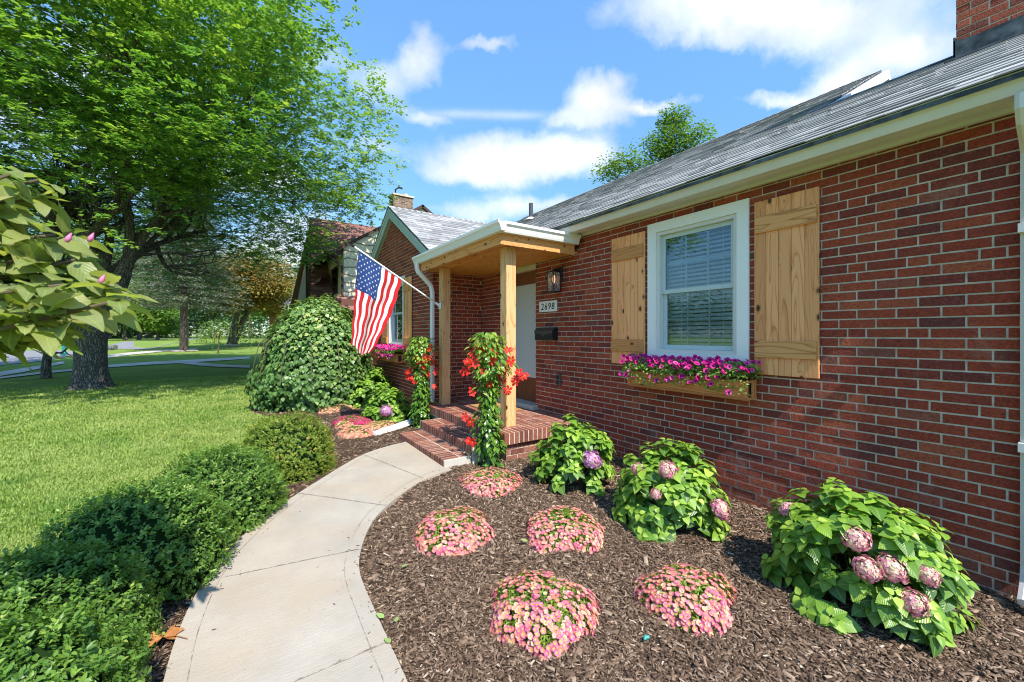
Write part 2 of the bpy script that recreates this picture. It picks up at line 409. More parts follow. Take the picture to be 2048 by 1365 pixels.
M_dark = simple('dark gap', (.012,.011,.010), .9, .05)
M_room = simple('dark room', (.02,.024,.025), .9, .05)
def glassmat(name, tint, refl):
    m, t = material(name)
    a = t.n('ShaderNodeBsdfTransparent', {'Color': c4(tint)}); b = t.n('ShaderNodeBsdfGlossy', {'Roughness': .015, 'Color': c4((.85,.95,.95))})
    P = pos(t); t.set(b, 'Normal', t.bump(t.noise(P, 2.0, 2), .03, .02))
    fr = t.n('ShaderNodeFresnel', {'IOR': 1.5}).outputs[0]
    f = t.m('ADD', t.m('MULTIPLY', fr, 1.25), refl, clamp=True)
    mx = t.n('ShaderNodeMixShader'); t.set(mx, 0, f); t.t.links.new(a.outputs[0], mx.inputs[1]); t.t.links.new(b.outputs[0], mx.inputs[2])
    t.out(mx.outputs[0]); return m
M_glass = glassmat('window glass', (.84,.88,.90), .03)
M_blind = simple('window blind', (.78,.82,.82), .6, .05, 3)
M_muntin = simple('muntin', (.50,.58,.58), .4, .04)
def shingle_mat(name, stops):
    m, t = material(name); P = pos(t); c = t.ramp(t.attr('rnd'), stops)
    n = t.noise(P, 220, 3, .7); c = t.mix(t.m('MULTIPLY', n, .5), c, c4([x*.45 for x in stops[0][1]]))
    n2 = t.noise(P, 2.2, 4); c = t.mix(t.ramp(n2, [(.4, (0,0,0)), (.7, (.35,.35,.35))]), c, c4([x*.6 for x in stops[0][1]]))
    t.out(principled(t, c, .9, .15, t.bump(n, .5, .003))); return m
M_shingle = shingle_mat('grey shingle', [(0, (.24,.235,.235)), (.5, (.38,.375,.37)), (1, (.54,.53,.52))])
M_shingleb = shingle_mat('brown shingle', [(0, (.20,.095,.075)), (.5, (.29,.145,.115)), (1, (.38,.20,.155))])
m, t = material('lead flashing'); P = pos(t)
c = t.ramp(t.noise(P, 9, 5), [(.4, (.03,.035,.038)), (.7, (.14,.16,.17))]); t.out(principled(t, c, .6, .4)); M_flash = m
def conc_mat(name, a, b, stain):
    m, t = material(name); P = pos(t)
    n1 = t.noise(P, 2.6, 6, .6); n2 = t.noise(t.mapping(P, rot=(0,0,.45), scale=(1,9,1)), 16, 5, .6); n3 = t.noise(P, 140, 3)
    c = t.ramp(n1, [(.3, a), (.7, b)])
    c = t.mix(t.ramp(t.noise(P, 1.1, 5, .65), [(.42, (0,0,0)), (.68, (.85,.85,.85))]), c, c4(stain))
    c = t.mix(t.m('MULTIPLY', n2, .35), c, c4([x*.70 for x in a]))
    pit = t.ramp(t.noise(P, 60, 2), [(.25, (1,1,1)), (.30, (0,0,0))]); c = t.mix(t.m('MULTIPLY', pit, .5), c, c4([x*.45 for x in a]))
    h = t.m('ADD', t.m('MULTIPLY', n2, .8), t.m('MULTIPLY', n3, .5))
    t.out(principled(t, c, .9, .2, t.bump(h, .55, .006))); return m
M_conc = conc_mat('path concrete', (.35,.31,.255), (.47,.42,.35), (.43,.335,.23))
M_conc2 = conc_mat('pale concrete', (.50,.47,.41), (.62,.58,.51), (.40,.36,.30))
# ---------------------------------------------------------------- brick laying
CHT, BL_, BM = .0677, .2125, .0105
def bricks(mb, o, ua, na, L, ncourse, opens=(), clip=None, off=0.0, hk=3, bl=BL_, ch=CHT, jm=BM, dep=.05, rough=.0022):
    """lay bricks: o corner, ua unit vector along wall, na outward normal; mortar quads use material slot 1"""
    o, ua, na = Vector(o), Vector(ua), Vector(na); zz = Vector((0,0,1))
    for k in range(ncourse):
        z0 = k*ch; lo, hi = 0.0, L
        if clip:
            lo, hi = clip(z0+ch*.5)
            if hi-lo < .02: continue
        iv = [(lo, hi)]
        for (a0, a1, b0, b1) in opens:
            if b0 < z0+ch*.5 < b1:
                nv = []
                for (p, q) in iv:
                    if a1 <= p or a0 >= q: nv.append((p, q)); continue
                    if a0 > p: nv.append((p, a0))
                    if a1 < q: nv.append((a1, q))
                iv = nv
        for (p, q) in iv:      # mortar bed
            mb.mat = 1
            a = o+ua*p+zz*z0-na*.006; b = o+ua*q+zz*z0-na*.006
            mb.add([a, b, b+zz*ch, a+zz*ch], [(0,1,2,3)])
            mb.mat = 0
            if hk is not None and k % 7 == hk: seq = [bl, bl*.5]; x = off-3*bl+bl*.25
            else: seq = [bl]; x = off-3*bl+(bl*.5 if k % 2 else 0)
            i = 0
            while x < q:
                ln = seq[i % len(seq)]; i += 1
                s, e = x+jm*.5, x+ln-jm*.5; x += ln
                if e <= p+.004 or s >= q-.004: continue
                s, e = max(s, p+.002), min(e, q-.002)
                if e-s < .012: continue
                jit = random.uniform(-1, 1)*rough; ins = .0022
                zb, zt = z0+jm*.5+random.uniform(-.001,.001), z0+ch-jm*.5+random.uniform(-.001,.001)
                fr = o+na*jit
                B = [o+ua*s+zz*zb-na*dep, o+ua*e+zz*zb-na*dep, o+ua*e+zz*zt-na*dep, o+ua*s+zz*zt-na*dep]
                C_ = [fr+ua*(s+ins)+zz*(zb+ins), fr+ua*(e-ins)+zz*(zb+ins), fr+ua*(e-ins)+zz*(zt-ins), fr+ua*(s+ins)+zz*(zt-ins)]
                mid = [o+ua*s+zz*zb-na*.003, o+ua*e+zz*zb-na*.003, o+ua*e+zz*zt-na*.003, o+ua*s+zz*zt-na*.003]
                mb.add(B+mid+C_, [(8,9,10,11)]+[(4+j,4+(j+1)%4,8+(j+1)%4,8+j) for j in range(4)]+[(j,(j+1)%4,4+(j+1)%4,4+j) for j in range(4)])
def shingles(mb, o, ua, sa, L, S, e=.14, wid=.31, endf=None, startf=None):
    """rows of tabs: o lower corner, ua along the eave, sa up the slope (unit vectors)"""
    o, ua, sa = Vector(o), Vector(ua), Vector(sa); n = ua.cross(sa).normalized()
    if n.z < 0: n = -n
    rows = int(S/e)
    for i in range(rows+1):
        s0 = i*e; x = -random.uniform(0, wid); l0 = startf(s0) if startf else 0; l1 = endf(s0) if endf else L
        while x < l1:
            wdt = wid*random.choice([.6, .8, 1, 1.2]); a, b = max(x, l0)+.002, min(x+wdt, l1)-.002; x += wdt
            if b-a < .02: continue
            h = random.uniform(.011, .018); th = .009
            jx = random.uniform(-.004, .004)
            top = min(s0+e*1.35, S+.01)
            lo = o+sa*(s0+jx)+n*h; hi = o+sa*top+n*.004
            vs = [lo+ua*a, lo+ua*b, hi+ua*b, hi+ua*a, lo+ua*a-n*th, lo+ua*b-n*th, hi+ua*b-n*.006, hi+ua*a-n*.006]
            mb.add(vs, [(0,1,2,3),(4,5,1,0),(5,6,2,1),(7,4,0,3)])
# ---------------------------------------------------------------- the brick house
XW, XG = 3.70, 2.75            # main wall plane, wing front plane
Y0, YC, YL = .08, 6.51, 10.83  # near end, inner corner, far end of wing
ZB, FL = -.09, .437            # brick base, porch floor
EZ, SL = 2.95, .56             # eave height, main slope
RX1, RX2, YD = 5.58, 7.92, 1.9 # ridges and step in the roof
def rz(x): return EZ+(x-3.4)*SL
house = thing('brick_house', 'red brick single storey house with cedar shutters, cedar porch and grey shingle roof', 'house', (3.7, 4, 0))
HL = Matrix.Translation((-3.7, -4, 0))
def hp(mb, name, mats, parent=None, **k):
    o = mb.build(name, mats, parent or house, **k)
    if parent is None: o.data.transform(HL)
    elif parent is not None and parent.parent is house: o.data.transform(HL)
    return o
WIN = (1.85, 2.72, 1.36, 2.66)          # window opening y0,y1,z0,z1
DOOR = (4.85, 5.68, .45, 2.74)
mb = MB()
ops = [(WIN[0]-Y0, WIN[1]-Y0, WIN[2]-ZB, WIN[3]-ZB), (DOOR[0]-Y0, DOOR[1]-Y0, DOOR[2]-ZB, DOOR[3]-ZB)]
bricks(mb, (XW, Y0, ZB), (0,1,0), (-1,0,0), YC-Y0, 44, ops, off=.384-Y0)
bricks(mb, (XW, Y0, ZB), (1,0,0), (0,-1,0), 5.3, 66, clip=lambda z: ((max(0, (z+ZB-EZ)/SL), min(5.3, 5.3-(z+ZB-EZ)/SL)) if z+ZB > EZ else (0, 5.3)))
hp(mb, 'wall', [M_brick, M_mortar])
mb = MB(); WW = (8.02, 8.90, 1.36, 2.66)
gz, gs = 4.20, .593
def gclip(z):
    z += ZB
    if z < 2.92: return (0, YL-YC)
    d = (gz-z)/gs; return ((8.67-YC)-d, (8.67-YC)+d)
bricks(mb, (XG, YC, ZB), (0,1,0), (-1,0,0), YL-YC, 64, [(WW[0]-YC, WW[1]-YC, WW[2]-ZB, WW[3]-ZB)], clip=gclip, off=.07)
bricks(mb, (XG, YC, ZB), (1,0,0), (0,-1,0), XW-XG, 44, off=.03)
bricks(mb, (XG, YL, ZB), (1,0,0), (0,1,0), 4.0, 44)
hp(mb, 'wing_wall', [M_brick, M_mortar])
mb = MB()                                             # inner core behind the bricks, with dark rooms
t_ = .09
for (a, b) in [((XW+t_, Y0+t_, ZB), (8.9, WIN[0]-.12, 2.85)), ((XW+.55, WIN[0]-.12, ZB), (8.9, WIN[1]+.12, 2.85)), ((XW+t_, WIN[1]+.12, ZB), (8.9, DOOR[0]-.05, 2.85)),
               ((XW+.35, DOOR[0]-.05, ZB), (8.9, DOOR[1]+.05, 2.85)), ((XW+t_, DOOR[1]+.05, ZB), (8.9, YC+.2, 2.85)),
               ((XG+t_, YC+.08, ZB), (8.9, WW[0]-.1, 2.85)), ((XG+.5, WW[0]-.1, ZB), (8.9, WW[1]+.1, 2.85)), ((XG+t_, WW[1]+.1, ZB), (8.9, YL-.08, 2.85)),
               ((XW+t_, WIN[0]-.12, ZB), (XW+.55, WIN[1]+.12, 1.30)), ((XG+t_, WW[0]-.1, ZB), (XG+.5, WW[1]+.1, 1.30))]:
    mb.box(a, b)
hp(mb, 'inner_core', M_room)
# roof: a thick deck with shingle tabs laid on it
sv = Vector((1, 0, SL)).normalized()
mb = MB(); deck = MB()
x0 = 3.36
shingles(mb, (x0, Y0-.12, rz(x0)+.005), (0,1,0), sv, YD-(Y0-.12), (RX1-x0)/sv.x)
shingles(mb, (x0, YD, rz(x0)+.005), (0,1,0), sv, YL+.1-YD, (RX2-x0)/sv.x)
def roofdeck(d, ya, yb, rx):
    zz = rz(rx); bx = 8.98 if rx < 7 else 9.6
    bs = SL if rx < 7 else .95
    P_ = [(x0+.01, 0, rz(x0)), (rx, 0, zz), (bx, 0, zz-(bx-rx)*bs), (bx, 0, zz-(bx-rx)*bs-.12), (rx, 0, zz-.14), (x0+.14, 0, rz(x0+.14)-.06), (x0+.01, 0, rz(x0)-.03)]
    d.prism([(p[0], ya, p[2]) for p in P_], (0, yb-ya, 0))
roofdeck(deck, Y0-.11, YD, RX1); roofdeck(deck, YD+.001, YL+.1, RX2)
# wing roof
WXF = 2.65; wzr = 4.32
for sgn in (-1, 1):
    s2 = Vector((0, -sgn, gs)).normalized(); ye = 8.67+sgn*2.36
    def ef(s, ye=ye): z = wzr-2.36*gs+s*s2.z; return 3.4+(z-EZ)/SL+.15-WXF
    shingles(mb, (WXF-.02, ye, wzr-2.36*gs+.006), (1,0,0), s2, 3.5, 2.36/abs(s2.y), endf=ef)
    ze = wzr-2.36*gs
    deck.add([(WXF-.01,ye,ze),(WXF-.01,8.67,wzr),(6.2,8.67,wzr),(3.6,ye,ze),(WXF-.01,ye,ze-.03),(WXF-.01,8.67,wzr-.03),(6.2,8.67,wzr-.03),(3.6,ye,ze-.03)],
             [(0,1,2,3),(4,5,6,7),(0,1,5,4),(1,2,6,5),(2,3,7,6),(3,0,4,7)])
for (ya, yb, rx) in ((Y0-.12, YD, RX1), (YD, YL+.1, RX2)):     # ridge caps
    y = ya
    while y < yb-.05:
        for sg in (-1, 1):
            d = Vector((sg, 0, -SL)).normalized(); o = Vector((rx, y, rz(rx)+.026))
            mb.add([o, o+Vector((0,.2,0)), o+Vector((0,.2,0))+d*.14, o+d*.14], [(0,1,2,3)])
        y += .14
x = WXF-.02
while x < 6.0:
    for sg in (-1, 1):
        d = Vector((0, sg, -gs)).normalized(); o = Vector((x, 8.67, wzr+.022))
        mb.add([o, o+Vector((.2,0,0)), o+Vector((.2,0,0))+d*.14, o+d*.14], [(0,1,2,3)])
    x += .14
roof = hp(mb, 'roof', M_shingle)
hp(deck, 'roof_deck', M_flash)
# upper gable end standing between the two ridges
mb = MB()
zf = lambda x: rz(x)
tri = [(5.35, zf(5.35)-.35), (5.5, zf(5.5)-.02), (RX2, rz(RX2)-.02), (9.6, rz(RX2)-(9.6-RX2)*.95-.04), (9.6, 2.2), (6.4, 2.2)]
mb.prism([(a, YD-.02, b) for a, b in tri], (0, .06, 0))
for k in range(14):
    z = 3.3+k*.1
    x1 = 3.4+(z-EZ)/SL+.05
    if z < rz(RX2)-.1: mb.box((max(x1, 5.4), YD-.035, z), (min(9.5, RX2+(rz(RX2)-z)/.95-.08), YD-.019, z+.012))
hp(mb, 'gable_siding', simple('grey siding', (.33,.35,.37), .7, .06, 4))
mb = MB()
for sg in (-1, 1):
    d = Vector((sg, 0, -SL if sg < 0 else -.95)).normalized(); o = Vector((RX2, YD-.09, rz(RX2)-.012))
    if sg < 0: L_ = (RX2-5.5)/abs(d.x)
    else: L_ = 1.6
    n_ = Vector((0,0,-1))
    mb.add([o, o+d*L_, o+d*L_+n_*.14, o+n_*.14, o+Vector((0,.07,0)), o+d*L_+Vector((0,.07,0)), o+d*L_+n_*.14+Vector((0,.07,0)), o+n_*.14+Vector((0,.07,0))],
           [(0,1,2,3),(4,5,6,7),(0,1,5,4),(3,2,6,7),(1,2,6,5)])
hp(mb, 'gable_trim', M_gutter)
# rake boards of the wing gable
mb = MB()
for sg in (-1, 1):
    d = Vector((0, sg, -gs)).normalized(); o = Vector((WXF, 8.67, wzr-.035)); L_ = 2.36/abs(d.y)
    dn = Vector((0,0,-.20)); bk = Vector((.10,0,0))
    P_ = [o, o+d*L_, o+d*L_+dn*.9, o+dn*1.05]
    mb.prism(P_, (.022, 0, 0))
    mb.prism([p+Vector((-.014,0,0)) for p in [o, o+d*L_, o+d*L_+dn*.28, o+dn*.28]], (.013, 0, 0))
    u_ = dn*1.04; s_ = [o+u_+Vector((.022,0,.012)), o+d*L_+dn*.86+Vector((.022,0,.012)), o+d*L_+dn*.86+Vector((.099,0,.012)), o+u_+Vector((.099,0,.012))]
    mb.prism(s_, (0, 0, .014))
mb.box((WXF-.012, 8.67-2.46, wzr-2.36*gs-.225), (WXF+.10, 8.67-2.30, wzr-2.36*gs+.005))
hp(mb, 'rake_board', M_rake)
def gutter(mb, o, along, outv, L, h=.115, d=.125):
    o, al, ou = Vector(o), Vector(along), Vector(outv)
    pr = [(0,0),(0,-h),(d*.6,-h),(d*.68,-h*.8),(d*.8,-h*.42),(d,-h*.18),(d,0.012),(d*.9,0.012),(d*.9,-.008),(.012,-.008),(.012,0)]
    mb.prism([o+ou*a+Vector((0,0,b)) for a, b in pr], al*L)
def rtube(mb, pts, sa, wa, wb):
    """rectangular pipe; sa = side direction, wa half width along it, wb half depth"""
    pts = [Vector(p) for p in pts]; sa = Vector(sa); vs = []; fs = []
    for i, p in enumerate(pts):
        d = (pts[min(i+1, len(pts)-1)]-pts[max(i-1, 0)]).normalized(); b = d.cross(sa).normalized()
        for (x, y) in ((-1,-.6),(-.6,-1),(.6,-1),(1,-.6),(1,.6),(.6,1),(-.6,1),(-1,.6)): vs.append(p+sa*wa*x+b*wb*y)
    for i in range(len(pts)-1):
        for j in range(8): fs.append((i*8+j, i*8+(j+1)%8, (i+1)*8+(j+1)%8, (i+1)*8+j))
    fs += [tuple(range(8))[::-1], tuple((len(pts)-1)*8+j for j in range(8))]; mb.add(vs, fs)
mb = MB(); gutter(mb, (3.50, Y0-.10, 2.925), (0,1,0), (-1,0,0), 6.28-Y0+.10, h=.088)
gt = hp(mb, 'gutter', M_gutter)
mb = MB(); mb.box((3.502, Y0-.09, 2.835), (3.525, 6.4, 2.93)); mb.box((3.526, Y0-.09, 2.862), (XW+.08, 6.4, 2.875)); mb.box((3.665, Y0-.02, 2.836), (XW-.002, 6.4, 2.8615))
hp(mb, 'soffit', M_gutter)
mb = MB()
gutter(mb, (WXF+.01, 6.33, wzr-2.36*gs-.02), (1,0,0), (0,-1,0), .9, .10, .10)
hp(mb, 'gutter', M_white)
# chimney on the near gable end
mb = MB(); CX0, CX1, CY0, CY1 = 5.28, 6.2, -.12, .76
bricks(mb, (CX0, CY0, 0), (0,1,0), (-1,0,0), CY1-CY0, 92, clip=lambda z: (0, CY1-CY0) if z > 3.9 else (0, .19), hk=None, off=.05)
bricks(mb, (CX0, CY0, 0), (1,0,0), (0,-1,0), CX1-CX0, 92, hk=None)
bricks(mb, (CX1, CY0, 0), (0,1,0), (1,0,0), CY1-CY0, 92, hk=None)
bricks(mb, (CX0, CY1, 0), (1,0,0), (0,1,0), CX1-CX0, 92, clip=lambda z: (0, CX1-CX0) if z > 3.9 else (0, 0), hk=None)
ch = hp(mb, 'chimney', [M_brick, M_mortar])
mb = MB(); mb.box((CX0-.05, CY0-.05, 6.229), (CX1+.05, CY1+.05, 6.31)); hp(mb, 'chimney_cap', M_conc2, ch)
mb = MB(); za = rz(CX0)
mb.prism([(CX0-.012, CY0-.0, za-.02), (CX0-.012, CY1+.015, za-.02), (CX0-.012, CY1+.015, za+.17), (CX0-.012, CY1-.1, za+.15), (CX0-.012, CY0, za+.16)], (.010, 0, 0))
mb.prism([(CX0-.012, CY1+.004, za-.02), (CX1, CY1+.004, rz(CX1)-.1), (CX1, CY1+.004, rz(RX1)+.12), (CX0-.012, CY1+.004, za+.2)], (0, .012, 0))
mb.box((CX0-.15, CY0, za-.06), (CX0-.002, CY1+.05, za-.045))
hp(mb, 'flashing', M_flash, ch)
mb = MB(); vp = wx(1062, 437, 6.3); vz = rz(6.3)
mb.tube([(6.3, vp.y, vz-.1), (6.3, vp.y, vz+.42)], .055, 12); hp(mb, 'vent_pipe', simple('dark vent', (.06,.06,.07), .5))
mb = MB(); mb.tube([(6.3, vp.y, vz-.02), (6.3, vp.y, vz+.05)], [.16, .07], 12); hp(mb, 'vent_flashing', M_white)
# ---- window with shutters
def window(X, y0, y1, z0, z1, ins=.085):
    mb = MB(); tw = .092; E = .022
    def fr(m_, a, b, c, d, w_, xa, xb):   # rectangular frame
        m_.box((xa, a, c), (xb, a+w_, d)); m_.box((xa, b-w_, c), (xb, b, d)); m_.box((xa, a+w_, d-w_), (xb, b-w_, d)); m_.box((xa, a+w_, c), (xb, b-w_, c+w_))
    fr(mb, y0-tw, y1+tw, z0-tw, z1+tw, tw+.012, X-E, X+.05)
    mb.box((X-.05, y0-tw-.02, z0-tw-.04), (X+.04, y1+tw+.02, z0-tw-.002))
    win = hp(mb, 'window', M_white)
    mb = MB(); a, b, c, d = y0+.013, y1-.013, z0+.013, z1-.013
    fr(mb, a, b, c, d, .035, X-.004, X+.10)
    hp(mb, 'frame', M_gutter, win)
    zm = (c+d)/2; g = MB(); s = MB(); mu = MB()
    for (lo, hi, xo) in ((zm-.02, d-.036, .035), (c+.036, zm+.02, .062)):
        fr(s, a+.036, b-.036, lo, hi, .042, X+xo, X+xo+.024)
        ya, yb, za_, zb_ = a+.078, b-.078, lo+.042, hi-.042
        g.box((X+xo+.010, ya-.004, za_-.004), (X+xo+.014, yb+.004, zb_+.004))
        for k in (1, 2):
            yy = ya+(yb-ya)*k/3; mu.box((X+xo+.016, yy-.009, za_), (X+xo+.022, yy+.009, zb_))
        zz = (za_+zb_)/2
        for k in range(3): mu.box((X+xo+.016, ya+(yb-ya)*k/3+.0095, zz-.009), (X+xo+.022, ya+(yb-ya)*(k+1)/3-.0095, zz+.009))
    hp(s, 'sash', M_muntin, win); hp(g, 'pane', M_glass, win); hp(mu, 'muntin', M_muntin, win)
    bl = MB(); z = c+.03
    while z < d-.05:
        bl.add([(X+.135, a+.04, z), (X+.135, b-.04, z), (X+.165, b-.04, z+.032), (X+.165, a+.04, z+.032)], [(0,1,2,3)]); z += .042
    for yy in (a+.2, b-.2): bl.box((X+.133, yy-.002, c+.03), (X+.1345, yy+.002, d-.05))
    hp(bl, 'blind', M_blind, win)
    return win
window(XW, *WIN); window(XG, *WW)
def shutter(X, y0, y1, z0, z1):
    mb = MB(); n = 5; w_ = (y1-y0)/n
    for k in range(n): mb.box((X-.030, y0+k*w_+.0012, z0), (X-.010, y0+(k+1)*w_-.0012, z1), bev=.0025)
    o = hp(mb, 'shutter', M_woodz)
    for zb, h in ((z0+.145, .14), (z1-.275, .14)):
        mb = MB(); mb.box((X-.050, y0+.012, zb), (X-.0305, y1-.012, zb+h), bev=.003); hp(mb, 'batten', M_woody, o)
    return o
shutter(XW, 1.24, 1.71, 1.22, 2.695); shutter(XW, 2.845, 3.32, 1.22, 2.695)
shutter(XG, 7.50, 7.94, 1.22, 2.695); shutter(XG, 8.99, 9.44, 1.22, 2.695)
# ---- door
mb = MB(); y0, y1, z0, z1 = DOOR
mb.box((XW+.02, y0, 2.56), (XW+.13, y1, z1)); hp(mb, 'door_header', M_cream)
mb = MB(); mb.box((XW+.10, y0, 2.36), (XW+.16, y1, 2.558)); mb.box((XW+.10, y1-.06, z0), (XW+.16, y1, 2.36)); mb.box((XW+.10, y0, z0), (XW+.16, y0+.02, 2.36))
hp(mb, 'door_frame', M_brown)
mb = MB(); mb.box((XW+.12, y0+.022, z0+.05), (XW+.155, y1-.062, .88)); door = hp(mb, 'door', M_brown)
mb = MB(); mb.box((XW+.105, y0+.022, .882), (XW+.15, y1-.075, 2.358)); hp(mb, 'door_panel', M_doorw, door)
mb = MB(); mb.box((XW+.11, y1-.074, .882), (XW+.15, y1-.062, 2.358)); hp(mb, 'door_edge', M_dark, door)
mb = MB(); mb.box((3.58, 4.78, FL-.02), (XW+.2, 5.75, .50), bev=.012); hp(mb, 'door_threshold', M_conc2)
# ---- porch: floor, steps, posts, roof
def rowbox(mb, a, b, bev=.003): mb.box(a, b, bev=bev)
mb = MB(); X3, YP0 = 2.47, 3.81; bw = .0675
mb.mat = 1; mb.box((X3+.004, YP0+.004, FL-.13), (XW-.001, YC-.001, FL-.003)); mb.box((X3+.075, YP0+.066, .0), (XW-.001, YC-.001, FL-.1305)); mb.mat = 0
y = YP0+.205
while y < YC-.06:
    xs = X3
    for r_ in range(6):
        e_ = min(xs+.20, XW-.003); rowbox(mb, (xs, y+.006, FL-.118 if r_ == 0 else FL-.05), (e_-.004, y+bw-.006, FL+random.uniform(-.001,.001))); xs += .208
        if xs > XW-.03: break
    y += bw
x = X3
while x < XW-.05:
    rowbox(mb, (x+(.006 if x > X3 else 0), YP0, FL-.135), (x+bw-.006, YP0+.197, FL+random.uniform(-.001,.001))); x += bw
hp(mb, 'porch_floor', [M_stepbrick, M_mortar])
mb = MB(); bricks(mb, (X3+.06, YP0+.05, .03), (1,0,0), (0,-1,0), XW-X3-.07, 4, hk=None, off=.05)
mb.mat = 1; mb.box((X3+.05, YP0+.045, .3015), (XW-.002, YP0+.11, .318)); mb.mat = 0
hp(mb, 'porch_base', [M_stepbrick, M_mortar])
def step(X, ztop, ya, yb, depth, h):
    mb = MB(); mb.mat = 1; mb.box((X+.004, ya+.006, ztop-h-.1), (X+depth, yb-.004, ztop-.003)); mb.mat = 0
    y = ya+.004
    while y < yb-.03:
        rowbox(mb, (X, y+.006, ztop-h+.004), (X+.196, min(y+bw-.006, yb), ztop+random.uniform(-.0012,.0012)))
        rowbox(mb, (X+.208, y+.006, ztop-.05), (X+depth-.003, min(y+bw-.006, yb), ztop+random.uniform(-.0012,.0012)))
        y += bw
    o = hp(mb, 'step', [M_stepbrick, M_mortar])
    e = MB(); e.box((X+.003, ya-.012, ztop-h-.12), (X+depth, ya+.0035, ztop-.004), bev=.003); hp(e, 'step_end', M_conc2, o)
step(1.82, .200, 4.02, 5.49, .33, .118); step(2.15, .318, 3.99, 5.57, .318, .114)
def post(x, y):
    mb = MB(); mb.box((x, y, FL), (x+.14, y+.14, 2.632), bev=.004); return hp(mb, 'porch_post', M_post)
PX = 2.665
post(PX, 4.07); post(PX, 5.93)
mb = MB(); x = 2.50
while x < XW-.03:
    e_ = min(x+.10, XW-.002); mb.box((x+.0012, 3.93, 2.634), (e_-.0012, YC-.004, 2.652)); x += .10
pr = hp(mb, 'porch_ceiling', M_ceil)
mb = MB(); mb.box((2.475, 3.91, 2.60), (2.498, YC-.004, 2.73)); mb.box((2.50, 3.905, 2.60), (3.62, 3.928, 2.73)); hp(mb, 'porch_fascia', M_woody)
mb = MB(); mb.box((2.47, 3.90, 2.74), (XW-.003, YC-.006, 2.835)); hp(mb, 'porch_roof', M_flash)
mb = MB()
gutter(mb, (2.470, 3.90-.125, 2.83), (0,1,0), (-1,0,0), YC-.02-3.775, .105, .105)
gutter(mb, (2.4715, 3.90, 2.8305), (1,0,0), (0,-1,0), 1.16, .105, .105)
hp(mb, 'porch_gutter', M_white)
# ---- downspouts
mb = MB(); yd = 6.40
rtube(mb, [(2.42, yd, 2.74), (2.42, yd, 2.66), (2.44, yd, 2.60), (2.60, yd, 2.45), (2.665, yd, 2.38), (2.69, yd, 2.28), (2.69, yd, .30), (2.66, yd-.01, .22), (2.56, yd-.05, .175)], (0,1,0), .042, .032)
hp(mb, 'downspout', M_white)
mb = MB(); rtube(mb, [(2.60, 6.39, .19), (1.58, 5.88, .125)], Vector((-.45, .9, 0)).normalized(), .055, .04); hp(mb, 'downspout_extension', M_white)
mb = MB(); yd = .235
rtube(mb, [(3.42, yd, 2.83), (3.42, yd, 2.76), (3.47, yd, 2.70), (3.60, yd, 2.64), (3.668, yd, 2.58), (3.668, yd, .25), (3.63, yd, .16), (3.52, yd, .10)], (0,1,0), .045, .028)
for z in (2.13, .9): mb.box((3.61, yd-.05, z), (XW-.004, yd+.05, z+.05))
hp(mb, 'downspout', M_gutter)
# ---------------------------------------------------------------- fittings on the wall
o = thing('wall_lantern', 'black box wall lantern with bubbled glass beside the front door', 'wall lamp', (XW, 4.285, 2.36))
mb = MB(); mb.box((-.03, -.06, -.07), (-.003, .06, .14), bev=.004); mb.box((-.12, -.014, .085), (-.031, .014, .105)); mb.build('backplate', M_black, o)
mb = MB(); q = .062; cx = -.115
for sx in (-1, 1):
    for sy in (-1, 1): mb.box((cx+sx*q-.006, sy*q-.006, -.205), (cx+sx*q+.006, sy*q+.006, .055))
mb.box((cx-q-.008, -q-.008, .055), (cx+q+.008, q+.008, .07)); mb.box((cx-q-.008, -q-.008, -.215), (cx+q+.008, q+.008, -.205)); mb.box((cx-.03, -.03, .0705), (cx+.03, .03, .086))
mb.build('lantern_cage', M_black, o)
m, t = material('bubbled glass'); P = pos(t)
a = t.n('ShaderNodeBsdfTransparent', {'Color': c4((.80,.76,.84))}); b = t.n('ShaderNodeBsdfGlossy', {'Roughness': .1}); t.set(b, 'Normal', t.bump(t.noise(P, 60, 2), .9, .02))
mx = t.n('ShaderNodeMixShader', {0: .38}); t.t.links.new(a.outputs[0], mx.inputs[1]); t.t.links.new(b.outputs[0], mx.inputs[2]); t.out(mx.outputs[0])
mb = MB()
for s in (-1, 1): mb.box((cx+s*q-.0015, -q+.007, -.204), (cx+s*q+.0015, q-.007, .054)); mb.box((cx-q+.007, s*q-.0015, -.204), (cx+q-.007, s*q+.0015, .054))
mb.build('lantern_glass', m, o)
m, t = material('lit bulb'); t.out(t.n('ShaderNodeEmission', {'Color': c4((1,.62,.25)), 'Strength': 1.6}).outputs[0])
mb = MB(); mb.tube([(cx,0,.02),(cx,0,0),(cx,0,-.04),(cx,0,-.08),(cx,0,-.095)], [.010,.018,.024,.017,.003], 10); mb.build('bulb', m, o, smooth=True)
# house number plaque
o = thing('house_number_sign', 'white house number plaque reading 2698 beneath the wall lantern', 'sign', (XW, 4.54, 1.968))
mb = MB(); mb.box((-.016, -.20, -.078), (-.002, .20, .078), bev=.002); mb.build('plaque', M_white, o)
def text_mesh(body, size, shear, extr=.0015):
    c = bpy.data.curves.new('t', 'FONT'); c.body = body; c.size = size; c.shear = shear; c.extrude = extr; c.align_x = 'CENTER'; c.align_y = 'CENTER'; c.space_character = 1.18; c.resolution_u = 4
    ob = bpy.data.objects.new('t', c); COL.objects.link(ob); dg = bpy.context.evaluated_depsgraph_get()
    me = bpy.data.meshes.new_from_object(ob.evaluated_get(dg)); bpy.data.objects.remove(ob); bpy.data.curves.remove(c); return me
me = text_mesh('2698', .135, .12)
me.transform(Matrix.Translation((-.0185, 0, 0)) @ Matrix(((0,0,-1,0),(-1,0,0,0),(0,1,0,0),(0,0,0,1))) @ Matrix.Scale(1.0, 4, (1,0,0)))
